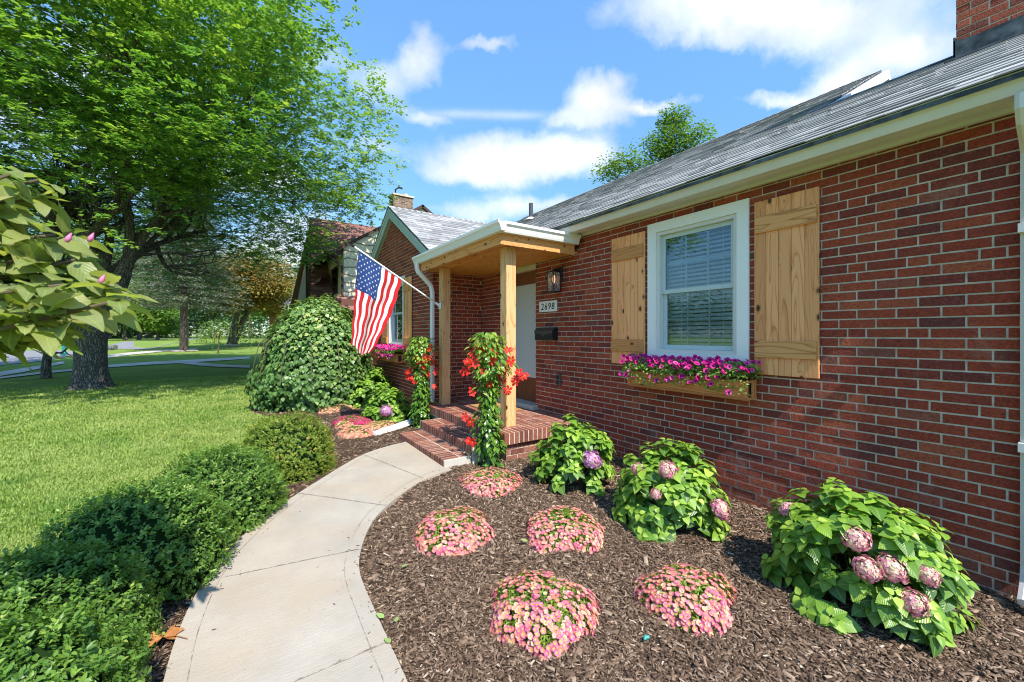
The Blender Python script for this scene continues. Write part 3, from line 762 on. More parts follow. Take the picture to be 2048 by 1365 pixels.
x_ = [v.co.z for v in me.vertices]; me.transform(Matrix.Translation((0, 0, -(max(x_)+min(x_))/2)))
link('numerals', me, M_black, o)
# letter box
o = thing('wall_mailbox', 'black metal mailbox with pointed flap fixed under the number plaque', 'mailbox', (XW, 4.53, 1.565))
mb = MB(); mb.prism([(-.004,-.2,-.085),(-.004,-.2,.09),(-.05,-.2,.09),(-.105,-.2,.045),(-.10,-.2,-.085)], (0,.4,0)); mb.build('box', M_black, o)
mb = MB(); mb.prism([(-.112,-.205,.05),(-.112,.205,.05),(-.112,.205,.02),(-.112,.06,.0),(-.112,0,-.035),(-.112,-.06,.0),(-.112,-.205,.02)], (.006,0,0))
mb.prism([(-.002,-.206,.097),(-.056,-.206,.097),(-.113,-.206,.05),(-.113,-.206,.045),(-.053,-.206,.091),(-.002,-.206,.091)], (0,.412,0))
mb.build('lid', simple('hammered dark metal', (.04,.04,.042), .3, .5, 40, .6, .4, 90), o)
# outlet cover low on the wall
o = thing('outlet_cover', 'small grey weatherproof outlet cover low on the brick beside the door', 'outlet', (XW, 4.36, 1.02))
p_ = wx(1119, 760, XW); o.location = (XW, p_.y, p_.z)
mb = MB(); mb.box((-.03,-.04,-.075), (-.003,.04,.075), bev=.006); mb.build('plate', simple('grey cover', (.10,.10,.095), .5, .2, 30), o)
mb = MB(); mb.box((-.037,-.028,.01), (-.0305,.028,.06), bev=.002); mb.box((-.037,-.028,-.06), (-.0305,.028,-.01), bev=.002); mb.build('flap', M_black, o)
mb = MB(); mb.box((2.98, 4.86, FL+.004), (3.46, 5.62, FL+.020)); o = mb.build('doormat', simple('coir', (.38,.22,.09), .95, .35, 120, .05, .6, 200)); tag(o, 'tan coir doormat lying on the brick porch before the door', 'doormat')
# ---------------------------------------------------------------- flag
FY = 6.0
base = wx(882, 612, PX-.01); base.y = FY; tip = wy(706, 492, FY)
flag = thing('flag', 'American flag hanging from a white pole on the far porch post', 'flag', tuple(base))
mb = MB(); pv = tip-base; pd = pv.normalized()
mb.tube([(0,0,0)]+[tuple(pv*k) for k in (.25, .5, .75, 1)], .0125, 10); mb.build('pole', M_white, flag, smooth=True)
mb = MB(); mb.box((-.012,-.035,-.05), (.005,.035,.05), bev=.004); mb.tube([(0,0,-.005), tuple(pd*.09)], .02, 10); mb.build('bracket', M_white, flag)
mb = MB(); mb.tube([tuple(pv-pd*.02), tuple(pv+pd*.02), tuple(pv+pd*.035)], [.02,.02,.004], 8); mb.build('finial', M_dark, flag)
c0, c1 = wy(717, 501, FY), wy(803, 560, FY); c2, c3 = wy(703, 690, FY), wy(742, 709, FY)
def fpt(s, t_):
    top = c0.lerp(c1, s)
    bot = c2.lerp(c3, s); p = top.lerp(bot, t_)
    right = wy(803-36*t_-26*t_*t_, 560+149*t_, FY); left = c0.lerp(c2, t_)
    p = left.lerp(right, s)
    sag = (bot-(left.lerp(right, s))).z*0
    amp = .045*min(1, t_*2.5)
    p.y += amp*math.sin(s*9.5+t_*2.2)+.025*math.sin(s*17-t_*4+1)*min(1, t_*3)+.05*t_*math.sin(3*s)
    p.x += .006*math.sin(t_*30+s*6)
    top_z = top.z-left.lerp(right, s).lerp(top, 0).z
    p.z += 0 + .03*t_*math.sin(s*9)-.05*t_*t_*math.sin(math.pi*s)
    return p-base
mb = MB(); NS, NT_ = 78, 60
vs = [fpt(i/NS, j/NT_) for i in range(NS+1) for j in range(NT_+1)]
off_ = len(mb.v); mb.v += [tuple(v) for v in vs]
for i in range(NS):
    for j in range(NT_):
        st_ = int(i/NS*13); mi_ = 2 if (st_ < 7 and j/NT_ < .4) else (0 if st_ % 2 == 0 else 1)
        mb.f.append((i*(NT_+1)+j, (i+1)*(NT_+1)+j, (i+1)*(NT_+1)+j+1, i*(NT_+1)+j+1)); mb.r.append(.5); mb.k.append(0); mb.mi.append(mi_)
def cloth(name, c):
    m, t = material(name); P = pos(t); h = t.noise(t.mapping(P, scale=(1,1,1)), 70, 3)
    p = principled(t, c, .75, .15, t.bump(h, .35, .006)); tr = t.n('ShaderNodeBsdfTranslucent', {'Color': c4(c)})
    mx = t.n('ShaderNodeMixShader', {0: .3}); t.t.links.new(p, mx.inputs[1]); t.t.links.new(tr.outputs[0], mx.inputs[2]); t.out(mx.outputs[0]); return m
M_fr, M_fw, M_fb = cloth('flag red', (.60,.025,.03)), cloth('flag white', (.82,.80,.79)), cloth('flag blue', (.035,.075,.24))
mb.mat = 1
for r_ in range(9):
    for q_ in range(6 if r_ % 2 == 0 else 5):
        s = (r_+1)/10*7/13; t_ = ((q_*2+1) if r_ % 2 == 0 else (q_*2+2))/12*.4
        for side in (-1, 1):
            P_ = []
            for k in range(10):
                rr = .0185 if k % 2 == 0 else .0075; th = math.pi*2*k/10
                p = fpt(s+rr*math.cos(th)/.95, max(.002, t_+rr*math.sin(th)/1.4)); p.y += side*.003; P_.append(p)
            cc = fpt(s, t_); cc.y += side*.003
            mb.add([cc]+P_, [(0, k+1, (k+1)%10+1) for k in range(10)])
mb.build('banner', [M_fr, M_fw, M_fb], flag, smooth=True, fixn=False)
# ---------------------------------------------------------------- ground, path, beds, street
GRASS = [(.075,.150,.022), (.115,.205,.032), (.16,.25,.050)]
m, t = material('lawn soil and thatch'); P = pos(t)
c = t.ramp(t.noise(P, 55, 5, .7), [(.3, (.10,.165,.030)), (.55, (.19,.28,.055)), (.8, (.28,.37,.10))])
c = t.mix(t.ramp(t.noise(P, .8, 5), [(.4, (0,0,0)), (.7, (.5,.5,.5))]), c, c4((.28, .34, .10)))
t.out(principled(t, c, .95, .05, t.bump(t.noise(P, 120, 3), .8, .02))); M_lawn = m
m, t = material('grass blade'); f = t.attr('rnd')
c = t.ramp(f, [(0, (.115,.20,.030)), (.5, (.235,.345,.060)), (.85, (.35,.44,.11)), (1, (.52,.50,.24))])
c = t.mix(t.ramp(t.noise(pos(t), .9, 6, .65), [(.40, (0,0,0)), (.62, (.65,.65,.65))]), c, c4((.42,.47,.15)))
c = t.mix(t.ramp(t.noise(pos(t), 2.6, 4), [(.55, (0,0,0)), (.66, (.6,.6,.6))]), c, c4((.15,.28,.06)))
p = principled(t, c, .5, .3); tr = t.n('ShaderNodeBsdfTranslucent'); t.set(tr, 'Color', t.mix(1, c, c4((1.4,1.5,.7)), 'MULTIPLY'))
mx = t.n('ShaderNodeMixShader', {0: .35}); t.t.links.new(p, mx.inputs[1]); t.t.links.new(tr.outputs[0], mx.inputs[2]); t.out(mx.outputs[0]); M_blade = m
m, t = material('bark mulch bed'); P = pos(t)
c = t.ramp(t.noise(P, 60, 6, .7), [(.3, (.030,.020,.013)), (.55, (.085,.057,.038)), (.8, (.17,.12,.085))])
t.out(principled(t, c, .95, .1, t.bump(t.noise(P, 80, 5), 1, .03))); M_mulch = m
m, t = material('bark chip'); f = t.attr('rnd')
c = t.ramp(f, [(0, (.050,.030,.020)), (.3, (.13,.082,.053)), (.65, (.25,.170,.115)), (.88, (.42,.31,.22)), (1, (.66,.56,.44))])
c = t.mix(t.m('MULTIPLY', t.noise(pos(t), 180, 3), .3), c, c4((.06, .038, .026)))
t.out(principled(t, c, .9, .15)); M_chip = m
m, t = material('asphalt'); P = pos(t)
c = t.ramp(t.noise(P, 1.5, 6), [(.3, (.20,.20,.21)), (.7, (.27,.27,.275))]); t.out(principled(t, c, .9, .1)); M_road = m

def ax_lin(a, b, n): return np.linspace(a, b, n)
gx = np.concatenate([ax_lin(-300, -40, 14), ax_lin(-38, -8, 31), ax_lin(-7.5, 5, 60), ax_lin(6, 30, 20), ax_lin(40, 300, 14)])
gy = np.concatenate([ax_lin(-60, -4, 14), ax_lin(-3, 18, 100), ax_lin(18.8, 70, 60), ax_lin(80, 400, 17)])
XX, YY = np.meshgrid(gx, gy); ZZ = G(XX, YY); nxg, nyg = len(gx), len(gy)
idx = np.arange(nxg*nyg).reshape(nyg, nxg)
Fg = np.stack([idx[:-1,:-1], idx[:-1,1:], idx[1:,1:], idx[1:,:-1]], -1).reshape(-1, 4)
o = npmesh('ground', np.stack([XX, YY, ZZ], -1).reshape(-1, 3), Fg, M_lawn); tag(o, kind='structure')

def P2(l): return [wg(u, v, .03) for u, v in l]
Lp = smooth_poly(P2([(806,888),(770,896),(726,911),(690,931),(640,962),(600,987),(560,1015),(500,1062),(440,1118),(400,1176),(370,1236),(345,1300),(326,1372),(300,1480),(270,1700)]), 2)
Rp = smooth_poly(P2([(888,946),(848,962),(822,978),(802,992),(775,1014),(752,1036),(733,1068),(720,1108),(717,1140),(724,1168),(746,1218),(776,1285),(815,1370),(860,1480),(960,1700)]), 2)
Lp = [v.xy for v in Lp]; Rp = [v.xy for v in Rp]
Lp = [Vector((1.86, Lp[0].y+.06))]+Lp[1:]; Rp = [Vector((1.86, Rp[0].y))]+Rp[1:]
walk_poly = Lp+Rp[::-1]
gz_ = lambda x, y: float(G(x, y))
wz = lambda x, y: float(G(x, y))+.045+.004*mnoise.noise(Vector((x*1.5, y*1.5, 0)))
walk = sheet('path', walk_poly, wz, M_conc, step=.15, skirt=.12); tag(walk, kind='structure')
# control joints and tooled edge of the path
mj, t = material('path joint'); P = pos(t); c = t.ramp(t.noise(P, 25, 4), [(.35, (.16,.13,.10)), (.6, (.40,.36,.30))]); t.out(principled(t, c, .95, .1))
m_e, t = material('tooled concrete edge'); P = pos(t); c = t.ramp(t.noise(P, 12, 5), [(.3, (.36,.32,.27)), (.7, (.46,.42,.355))]); t.out(principled(t, c, .8, .2, t.bump(t.noise(P, 120, 3), .2, .003)))
def strip(mb, pts, wdt, dz):
    n = len(pts); vs = []
    for i, p in enumerate(pts):
        d = (pts[min(i+1, n-1)]-pts[max(i-1, 0)]).normalized(); q = Vector((-d.y, d.x))*wdt*.5
        for s in (-1, 1): a = p+q*s; vs.append((a.x, a.y, wz(a.x, a.y)+dz))
    mb.add(vs, [(2*i, 2*i+1, 2*i+3, 2*i+2) for i in range(n-1)])
def inset(pts, d, sgn):
    out = []; n = len(pts)
    for i, p in enumerate(pts):
        e = (pts[min(i+1, n-1)]-pts[max(i-1, 0)]).normalized(); out.append(p+Vector((-e.y, e.x))*d*sgn)
    return out
mb = MB()
def jl(a, b): return [wg(*a, .04).xy.lerp(wg(*b, .04).xy, k/12) for k in range(13)]
J = [((727,911),(846,958)), ((598,988),(773,1013)), ((447,1156),(726,1099)), ((330,1478),(772,1288))]
for a, b in J:
    strip(mb, jl(a, b), .008, .0035)
for pts, sg in ((Lp, 1), (Rp, -1)):
    q = inset(pts, .085, sg); strip(mb, q[1:-1], .0035, .0035)
tag(mb.build('path_joints', mj, fixn=False), kind='structure')
# beds
def bz(x, y): return float(G(x, y))+.022+.022*mnoise.noise(Vector((x*2.3, y*2.3, 3)))+.010*mnoise.noise(Vector((x*7, y*7, 1)))
bedR = [Vector((XW+.04, -.6)), Vector((XW+.04, 3.86)), Vector((2.55, 3.86)), Vector((2.55, 4.02)), Vector((1.9, 4.05))]+[p+(Vector((.03,0))) for p in Rp[1:]]+[Vector((1.3, -.6))]
# keep the ring simple: path edge, then a straight run along the near side
bedR = [Vector((XW+.04, -.6)), Vector((XW+.04, 3.90)), Vector((1.95, 4.06))]+[p.copy() for p in Rp[1:] if p.y > -.55]+[Vector((Rp[-1].x, -.6))]
oR = sheet('mulch_bed', bedR, bz, M_mulch, step=.07); tag(oR, kind='structure')
outer = [(-.95, 1.2), (-1.25, 2.2), (-1.25, 2.9), (-.95, 3.45), (-.55, 4.0), (-.15, 4.6), (.02, 5.1), (.25, 5.5), (.5, 6.1), (.85, 6.9), (.9, 7.6), (.5, 8.2), (.1, 9.0), (.3, 10.2), (1.2, 11.2), (2.8, 11.6)]
outer = smooth_poly([Vector(p) for p in outer], 2)
bedL = [p.copy() for p in Lp[::-1] if p.y > 1.2]+[Vector((2.0, 5.6)), Vector((2.5, 6.0)), Vector((2.8, 6.55)), Vector((2.8, 11.6))]+outer[::-1][1:]
oL = sheet('mulch_bed', bedL, bz, M_mulch, step=.09); tag(oL, kind='structure')
walkP = np.array([(p.x, p.y) for p in walk_poly]); RPn = np.array([(p.x, p.y) for p in bedR]); LPn = np.array([(p.x, p.y) for p in bedL])
def bzn(P):
    return np.array([bz(x, y) for x, y in P])
# bark chips
def chips(name, n, poly, lim=None):
    lo, hi = poly.min(0), poly.max(0); pts = []
    while sum(map(len, pts)) < n:
        p = rng.uniform(lo, hi, (n*2, 2)); p = p[inpoly(p, poly)]
        d = np.hypot(p[:,0], p[:,1]); keep = rng.random(len(p)) < np.clip((2.2/np.maximum(d, .5))**1.1, .12, 1); pts.append(p[keep])
    P = np.concatenate(pts)[:n]
    Z = bzn(P)+rng.uniform(.0, .014, n)
    d = np.hypot(P[:,0], P[:,1])
    L = rng.lognormal(math.log(.0165), .5, n)*np.clip(.85+.09*d, 1, 1.5); L = np.clip(L, .01, .085); W_ = L*rng.uniform(.10, .34, n)+.0015; H = W_*rng.uniform(.2, .5, n)
    th = rng.uniform(0, 2*math.pi, n); el = rng.normal(0, .28, n)
    y = np.stack([np.cos(th)*np.cos(el), np.sin(th)*np.cos(el), np.sin(el)], -1); nz = unit(np.stack([rng.normal(0,.35,n), rng.normal(0,.35,n), np.ones(n)], -1))
    Fr = frames(nz, y)
    tv = np.array([(-.5,-.5,-.3),(.5,-.38,-.3),(.42,.5,-.3),(-.4,.42,-.3),(-.3,-.44,.5),(.32,-.34,.5),(.26,.42,.5),(-.22,.36,.5)], float)
    tf = np.array([(4,5,6,7),(0,1,5,4),(1,2,6,5),(2,3,7,6),(3,0,4,7)])
    S = np.stack([W_, L, H], -1)
    V, Fc, r, _, _ = scatter(tv, tf, np.column_stack([P, Z]), Fr, S, rng.beta(1.6, 2.2, n))
    o = npmesh(name, V, Fc, M_chip, rnd=r); return tag(o, kind='stuff', label='brown shredded bark mulch spread over the flower beds', cat='mulch')
chips('bark_mulch', 140000, RPn); 
o = chips('bark_mulch', 36000, LPn); o['label'] = 'brown shredded bark mulch between the path and the lawn'
# bits of bark and grit strayed onto the path
n = 150; k_ = rng.integers(2, len(Rp)-3, n*3); side_ = rng.random(n*3) < .6; p_ = np.array([(Rp[i] if s_ else Lp[min(i, len(Lp)-2)]) for i, s_ in zip(k_, side_)]); p_ = p_+rng.normal(0, .11, p_.shape)
p_ = p_[inpoly(p_, walkP)][:n]; n = len(p_); L = rng.uniform(.006, .022, n); W_ = L*rng.uniform(.2, .4, n); th = rng.uniform(0, 6.28, n)
tv = np.array([(-.5,-.5,0),(.5,-.38,0),(.42,.5,0),(-.4,.42,0),(-.3,-.44,.6),(.32,-.34,.6),(.26,.42,.6),(-.22,.36,.6)], float); tf = np.array([(4,5,6,7),(0,1,5,4),(1,2,6,5),(2,3,7,6),(3,0,4,7)])
V, Fc, r, _, _ = scatter(tv, tf, np.column_stack([p_, np.array([wz(a, b)+.001 for a, b in p_])]), frames(np.tile([0,0,1.], (n,1)), np.stack([np.cos(th), np.sin(th), np.zeros(n)], -1)), np.stack([W_, L, W_*.5], -1), rng.random(n)*.8)
o = npmesh('path_litter', V, Fc, M_chip, rnd=r); tag(o, 'loose bits of bark strayed onto the concrete path', 'litter', kind='stuff')
# lawn blades (thinning out with distance)
n = 620000
rr = 1.3*np.exp(rng.random(n*2)**1.0*math.log(17/1.3)); th = rng.uniform(R(-47), R(24), n*2)     # azimuth from +Y towards +X
P = np.stack([rr*np.sin(th), rr*np.cos(th)], -1)
ok = ~inpoly(P, walkP) & ~inpoly(P, LPn) & ~inpoly(P, RPn) & ~((P[:,0] > 1.85) & (P[:,1] < 6.6)) & ~((P[:,0] > 2.7) & (P[:,1] < 11))
P = P[ok][:n]; n = len(P); d = np.hypot(P[:,0], P[:,1])
H = rng.uniform(.018, .042, n)*np.clip(.8+.06*d, 1, 1.8); Wd = (.0012+.00046*d)*rng.uniform(.7, 1.4, n)
th = rng.uniform(0, 2*math.pi, n); lean = rng.uniform(.1, 1.0, n)
clump = np.array([mnoise.noise(Vector((x*3, y*3, 0))) for x, y in P])
H *= (1+.45*clump)
side = np.stack([np.cos(th), np.sin(th), np.zeros(n)], -1)*Wd[:,None]; ln = np.stack([-np.sin(th), np.cos(th), np.zeros(n)], -1)
B = np.column_stack([P, G(P[:,0], P[:,1])-.003]); up = np.array([0,0,1.])
mid = B+ln*(H*lean*.35)[:,None]+up*(H*.62)[:,None]; tp = B+ln*(H*lean)[:,None]+up*(H*np.clip(1.15-lean*.5, .5, 1))[:,None]
V = np.stack([B-side, B+side, mid+side*.8, mid-side*.8, tp], 1).reshape(-1, 3)
Q = np.arange(n)[:,None]*5
Fc = np.concatenate([np.stack([Q+0, Q+1, Q+2], -1).reshape(-1,3), np.stack([Q+0, Q+2, Q+3], -1).reshape(-1,3), np.stack([Q+3, Q+2, Q+4], -1).reshape(-1,3)])
rb = np.clip(rng.beta(2.2, 2.4, n)+clump*.15, 0, 1); rb[rng.random(n) < .02] = 1
o = npmesh('grass', V, Fc, M_blade, rnd=np.tile(rb, 3)); tag(o, 'short mown green grass covering the front lawn', 'grass', kind='stuff')
# far paths, road
def ribbon(name, A, B_, mat, dz, thick=0):
    a = [wg(u, v, dz) for u, v in A]; b = [wg(u, v, dz) for u, v in B_]
    def rs(l, n=30):
        out = []; 
        for k in range(n+1):
            s = k/n*(len(l)-1); i = min(int(s), len(l)-2); out.append(l[i].lerp(l[i+1], s-i))
        return out
    a, b = rs(a), rs(b); mb = MB(); vs = []
    for p, q in zip(a, b):
        for r_ in (p, q): vs.append((r_.x, r_.y, float(G(r_.x, r_.y))+dz))
    mb.add(vs, [(2*i, 2*i+1, 2*i+3, 2*i+2) for i in range(len(a)-1)])
    o = mb.build(name, mat, fixn=False); return tag(o, kind='structure')
ribbon('road', [(-300,797),(0,730.6),(96,721),(156,709),(234,697.5),(300,690),(347,683),(400,678.5)], [(-300,722),(0,707),(96,697),(156,691),(234,683.5),(300,679),(347,676),(400,674)], M_road, .02)
ribbon('pavement', [(-200,795),(0,757.5),(90,747),(156,741),(210,735.5),(300,729.5),(370,726),(500,717.5)], [(-200,788),(0,754),(90,743),(156,737.5),(210,730.5),(300,724),(370,720.5),(500,713.5)], M_conc2, .03)
ribbon('path', [(362,727),(400,731.5),(440,734),(500,736)], [(385,724.5),(420,727.5),(460,730),(500,730.5)], M_conc2, .034)
ribbon('path', [(0,752),(50,744),(94,734),(130,727)], [(0,744),(50,736),(94,729.5),(126,723)], M_conc2, .026)
ribbon('path', [(208,717),(260,710),(330,703),(395,699)], [(208,711),(260,705),(330,699.5),(395,697)], M_conc2, .026)
# ---------------------------------------------------------------- plants near the house
def ellip_pts(n, c, rad, low=-.25, shell=(.82, 1.02), amp=.10, fr=3.0, seed=0):
    """points spread in the outer layer of a lumpy ellipsoid; returns points and outward normals"""
    d = rdir(n*3); d = d[d[:,2] > low][:n]
    nz = np.array([mnoise.noise(Vector((a*fr+seed, b*fr, cc*fr))) for a, b, cc in d])
    s = rng.uniform(shell[0], shell[1], len(d))*(1+amp*nz*1.6)
    P = d*np.array(rad)*s[:,None]+np.array(c); N = unit(d/np.array(rad)); return P, N, s
def blob(name, c, rad, mat, parent, low=-.9, scale=.86, seed=0, amp=.1, fr=3.0):
    me = bpy.data.meshes.new(name); bm = bmesh.new(); bmesh.ops.create_icosphere(bm, subdivisions=4, radius=1)
    for v in bm.verts:
        d = v.co.normalized(); k = scale*(1+amp*1.6*mnoise.noise(Vector((d.x*fr+seed, d.y*fr, d.z*fr))))
        v.co = Vector((c[0]+d.x*rad[0]*k, c[1]+d.y*rad[1]*k, c[2]+max(d.z, low)*rad[2]*k))
    bm.to_mesh(me); bm.free(); return link(name, me, mat, parent, smooth=True)
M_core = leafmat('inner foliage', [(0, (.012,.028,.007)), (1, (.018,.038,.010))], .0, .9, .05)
M_box = leafmat('boxwood leaf', [(0, (.055,.125,.022)), (.5, (.12,.235,.034)), (.85, (.22,.36,.055)), (1, (.38,.44,.11))], .3, .4, .4)
M_boxy = leafmat('boxwood leaf yellowed', [(0, (.09,.16,.020)), (.5, (.19,.27,.028)), (.85, (.32,.38,.045)), (1, (.48,.32,.11))], .3, .4, .4)
M_stem = simple('woody stem', (.12,.085,.055), .85, .3, 30)
OV, OF, OU = leaf_tpl(.52, .12, .14, 3)
def boxwood(u_c, c, rad, n, mat, label, seed, lsize=.021):
    z0 = float(G(c[0], c[1]))
    r_ = thing('boxwood_shrub', label, 'shrub', (c[0], c[1], z0), group='clipped boxwood shrubs along the path')
    cc = (0, 0, rad[2]*.42)
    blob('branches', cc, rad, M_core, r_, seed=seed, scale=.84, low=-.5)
    # sprigs: each carries a handful of leaves
    ns = n//7
    P, N, s = ellip_pts(ns, cc, rad, -.45, (.88, 1.02), .10, 3.0, seed)
    k = 7; tipd = unit(N+rdir(len(P))*.55+np.array([0,0,.35]))
    SP = np.repeat(P, k, 0); TD = np.repeat(tipd, k, 0); m_ = len(SP)
    along = np.tile(np.linspace(-.6, .6, k), len(P)); ang = np.tile(np.arange(k)*2.4, len(P))+np.repeat(rng.uniform(0, 6, len(P)), k)
    ref = unit(np.cross(TD, rdir(m_))); b = np.cross(TD, ref)
    sd = ref*np.cos(ang)[:,None]+b*np.sin(ang)[:,None]
    PP = SP+TD*(along*lsize*1.6)[:,None]; tip = unit(sd+TD*.7); nrm = unit(TD*.9-sd*.5+rdir(m_)*.25)
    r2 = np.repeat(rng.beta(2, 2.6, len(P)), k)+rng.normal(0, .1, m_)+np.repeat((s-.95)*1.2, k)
    ok = PP[:,2] > .005
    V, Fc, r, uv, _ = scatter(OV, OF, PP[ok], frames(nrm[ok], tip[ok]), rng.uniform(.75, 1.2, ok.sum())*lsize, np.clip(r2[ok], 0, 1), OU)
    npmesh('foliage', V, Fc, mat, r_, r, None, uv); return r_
boxwood(0, (.40, 4.82), (.46, .46, .44), 27000, M_boxy, 'yellow green rounded boxwood, farthest of the row towards the house', 1.3, .0175)
boxwood(0, (-.13, 3.95), (.44, .48, .40), 26000, M_box, 'sunlit mid green boxwood, second farthest of the row along the path', 4.1, .0185)
boxwood(0, (-.50, 3.22), (.47, .44, .42), 20000, M_box, 'dark shaded boxwood in the middle of the row along the path', 7.7, .020)
boxwood(0, (-.80, 2.62), (.46, .36, .38), 18000, M_box, 'shaded boxwood at the left edge behind the nearest sunlit one', 9.2, .022)
boxwood(0, (-.72, 2.06), (.42, .36, .38), 20000, M_box, 'nearest boxwood with sunlit loose sprigs at the bottom left corner', 12.5, .023)
# ---- hydrangeas
M_hyd = leafmat('hydrangea leaf', [(0, (.055,.13,.020)), (.45, (.14,.28,.030)), (.8, (.27,.43,.045)), (1, (.42,.56,.08))], .25, .33, .5, vein=.3)
M_hst = simple('green stem', (.12,.19,.05), .6, .2, 20)
def flowermat(name, stops, transl=.25, centre=None):
    m, t = material(name); c = t.ramp(t.attr('rnd'), stops)
    if centre: c = t.mix(t.attr('kindf'), c, c4(centre))
    p = principled(t, c, .6, .2); tr = t.n('ShaderNodeBsdfTranslucent'); t.set(tr, 'Color', c)
    mx = t.n('ShaderNodeMixShader', {0: transl}); t.t.links.new(p, mx.inputs[1]); t.t.links.new(tr.outputs[0], mx.inputs[2]); t.out(mx.outputs[0]); return m
M_hcore = simple('pink bloom heart', (.50,.30,.24), .8, .3, 60)
M_hfl = flowermat('hydrangea bloom', [(0, (.55,.10,.26)), (.3, (.74,.30,.40)), (.6, (.80,.52,.44)), (.85, (.80,.70,.46)), (1, (.66,.68,.36))])
M_hfl2 = flowermat('lilac hydrangea bloom', [(0, (.50,.17,.42)), (.5, (.66,.32,.56)), (1, (.80,.58,.70))])
HVt, HFt, HUt = leaf_tpl(.80, .30, .10, 4, wavy=.05)
PT = np.array([(0,0,0),(.5,.45,.06),(0,1,.02),(-.5,.45,.06)], float); PF = np.array([(0,1,2,3)])
def mophead(c, nrm, rad, parent, mat, n=80):
    n = 260
    d = rdir(n*3); nrm = np.array(nrm)/np.linalg.norm(nrm); d = d[(d*nrm).sum(1) > -.35][:n]
    lum = 1+.28*np.array([mnoise.noise(Vector((a*2+c[0]*9, b*2, e*2))) for a, b, e in d])
    d = d*lum[:,None]; d = d-nrm*(d*nrm).sum(1)[:,None]*.30
    P = np.array(c)+d*rad*1.12*rng.uniform(.88, 1.06, (len(d), 1)); d = unit(d)
    k = 4; ang = np.tile(np.arange(k)*math.pi/2, len(d))+np.repeat(rng.uniform(0, 1.5, len(d)), k)
    D_ = np.repeat(unit(d+rdir(len(d))*.25), k, 0); ref = unit(np.cross(D_, np.array([.3,.2,1.]))); b = np.cross(D_, ref)
    tip = ref*np.cos(ang)[:,None]+b*np.sin(ang)[:,None]
    rr_ = np.clip(np.repeat(rng.random(len(d))*.75+.3*(d*nrm).sum(1), k)+rng.normal(0, .08, len(tip)), 0, 1)
    V, Fc, r, _, _ = scatter(PT, PF, np.repeat(P, k, 0), frames(D_+tip*-.15, tip), np.full(len(tip), rad*.205), rr_)
    fh = npmesh('flower_head', V, Fc, mat, parent, r)
    blob('flower_core', tuple(c-nrm*rad*.12), (rad*.86, rad*.86, rad*.80), M_hcore, fh, scale=1, amp=.05)
def hydrangea(c, rad, nsh, label, heads, seed, lsize=.095, group='green hydrangea bushes in the beds', lilac=False):
    z0 = float(G(c[0], c[1]))+.02
    r_ = thing('hydrangea_bush', label, 'bush', (c[0], c[1], z0), group=group)
    d = rdir(nsh*4); d = d[d[:,2] > -.22][:nsh]; 
    s = rng.uniform(.55, 1.0, len(d))**.6*(1+.18*np.array([mnoise.noise(Vector((a*2+seed, b*2, cc*2))) for a, b, cc in d]))
    T = d*np.array(rad)*s[:,None]+np.array([0,0,rad[2]*.30]); T[:,2] = np.maximum(T[:,2], .05)
    mb = MB()
    for p in T[::3]: mb.tube([(p[0]*.15, p[1]*.15, .0), (p[0]*.6, p[1]*.6, p[2]*.55), tuple(p)], [.006, .005, .003], 5)
    mb.build('stems', M_hst, r_)
    Ps, Ns, Ts, Ss, Rs = [], [], [], [], []
    for i, p in enumerate(T):
        ax = unit((d[i]*np.array([1,1,.8])+np.array([0,0,.75]))[None])[0]
        ph = rng.uniform(0, 6)
        for lv in range(3):
            for q in range(4 if lv else 3):
                an = ph+q*2*math.pi/(4 if lv else 3)+lv*.8
                ref = np.cross(ax, [.31,.17,.9]); ref /= np.linalg.norm(ref); b = np.cross(ax, ref); sd = ref*math.cos(an)+b*math.sin(an)
                out_ = [.8, 1.0, 1.15][lv]; rise = [.75, .22, -.25][lv]
                tp = unit((sd*out_+ax*rise+rng.normal(0, .12, 3))[None])[0]
                Ps.append(p-ax*[0,.022,.055][lv]+sd*.006); Ts.append(tp); Ns.append(unit((ax*1.1-sd*.35*(rise)+np.array([0,0,.25])+rng.normal(0, .12, 3))[None])[0])
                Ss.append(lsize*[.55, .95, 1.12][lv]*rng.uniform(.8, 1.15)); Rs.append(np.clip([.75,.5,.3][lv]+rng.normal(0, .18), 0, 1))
    Ps, Ns, Ts, Ss, Rs = map(np.array, (Ps, Ns, Ts, Ss, Rs))
    ok = Ps[:,2] > .02
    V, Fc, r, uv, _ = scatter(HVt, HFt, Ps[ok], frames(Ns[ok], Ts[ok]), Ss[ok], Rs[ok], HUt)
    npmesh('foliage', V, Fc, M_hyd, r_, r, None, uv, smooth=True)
    for (dx, dy, dz, rd) in heads:
        p = np.array([dx, dy, dz]); nn = np.array([dx, dy, dz*.8+.12]); mophead(p, nn, rd, r_, M_hfl2 if lilac else M_hfl, 95)
    return r_
def head_at(u, v, c, rad, depth_scale, r=.06):
    """a bloom on the side of the bush turned to the path, where the photo shows one"""
    z0 = float(G(c[0], c[1]))+.02; rr_ = ray(u, v); o_ = Vector((-c[0], -c[1], CH-z0-rad[2]*.30))
    A = sum((rr_[i]/rad[i])**2 for i in range(3)); B_ = 2*sum(rr_[i]*o_[i]/rad[i]**2 for i in range(3)); C_ = sum((o_[i]/rad[i])**2 for i in range(3))-depth_scale
    disc = B_*B_-4*A*C_
    k = (-B_-math.sqrt(disc))/(2*A) if disc > 0 else -B_/(2*A)
    p = o_+rr_*k; return (p.x, p.y, p.z+rad[2]*.30, r)
hc = wg(1148, 962, .02); c1_, r1_ = (hc.x, hc.y), (.44, .46, .50)
hydrangea(c1_, r1_, 105, 'green hydrangea with one lilac flower head, beside the porch step', [head_at(1185, 920, c1_, r1_, .93, .075)], 2.1, .090, lilac=True)
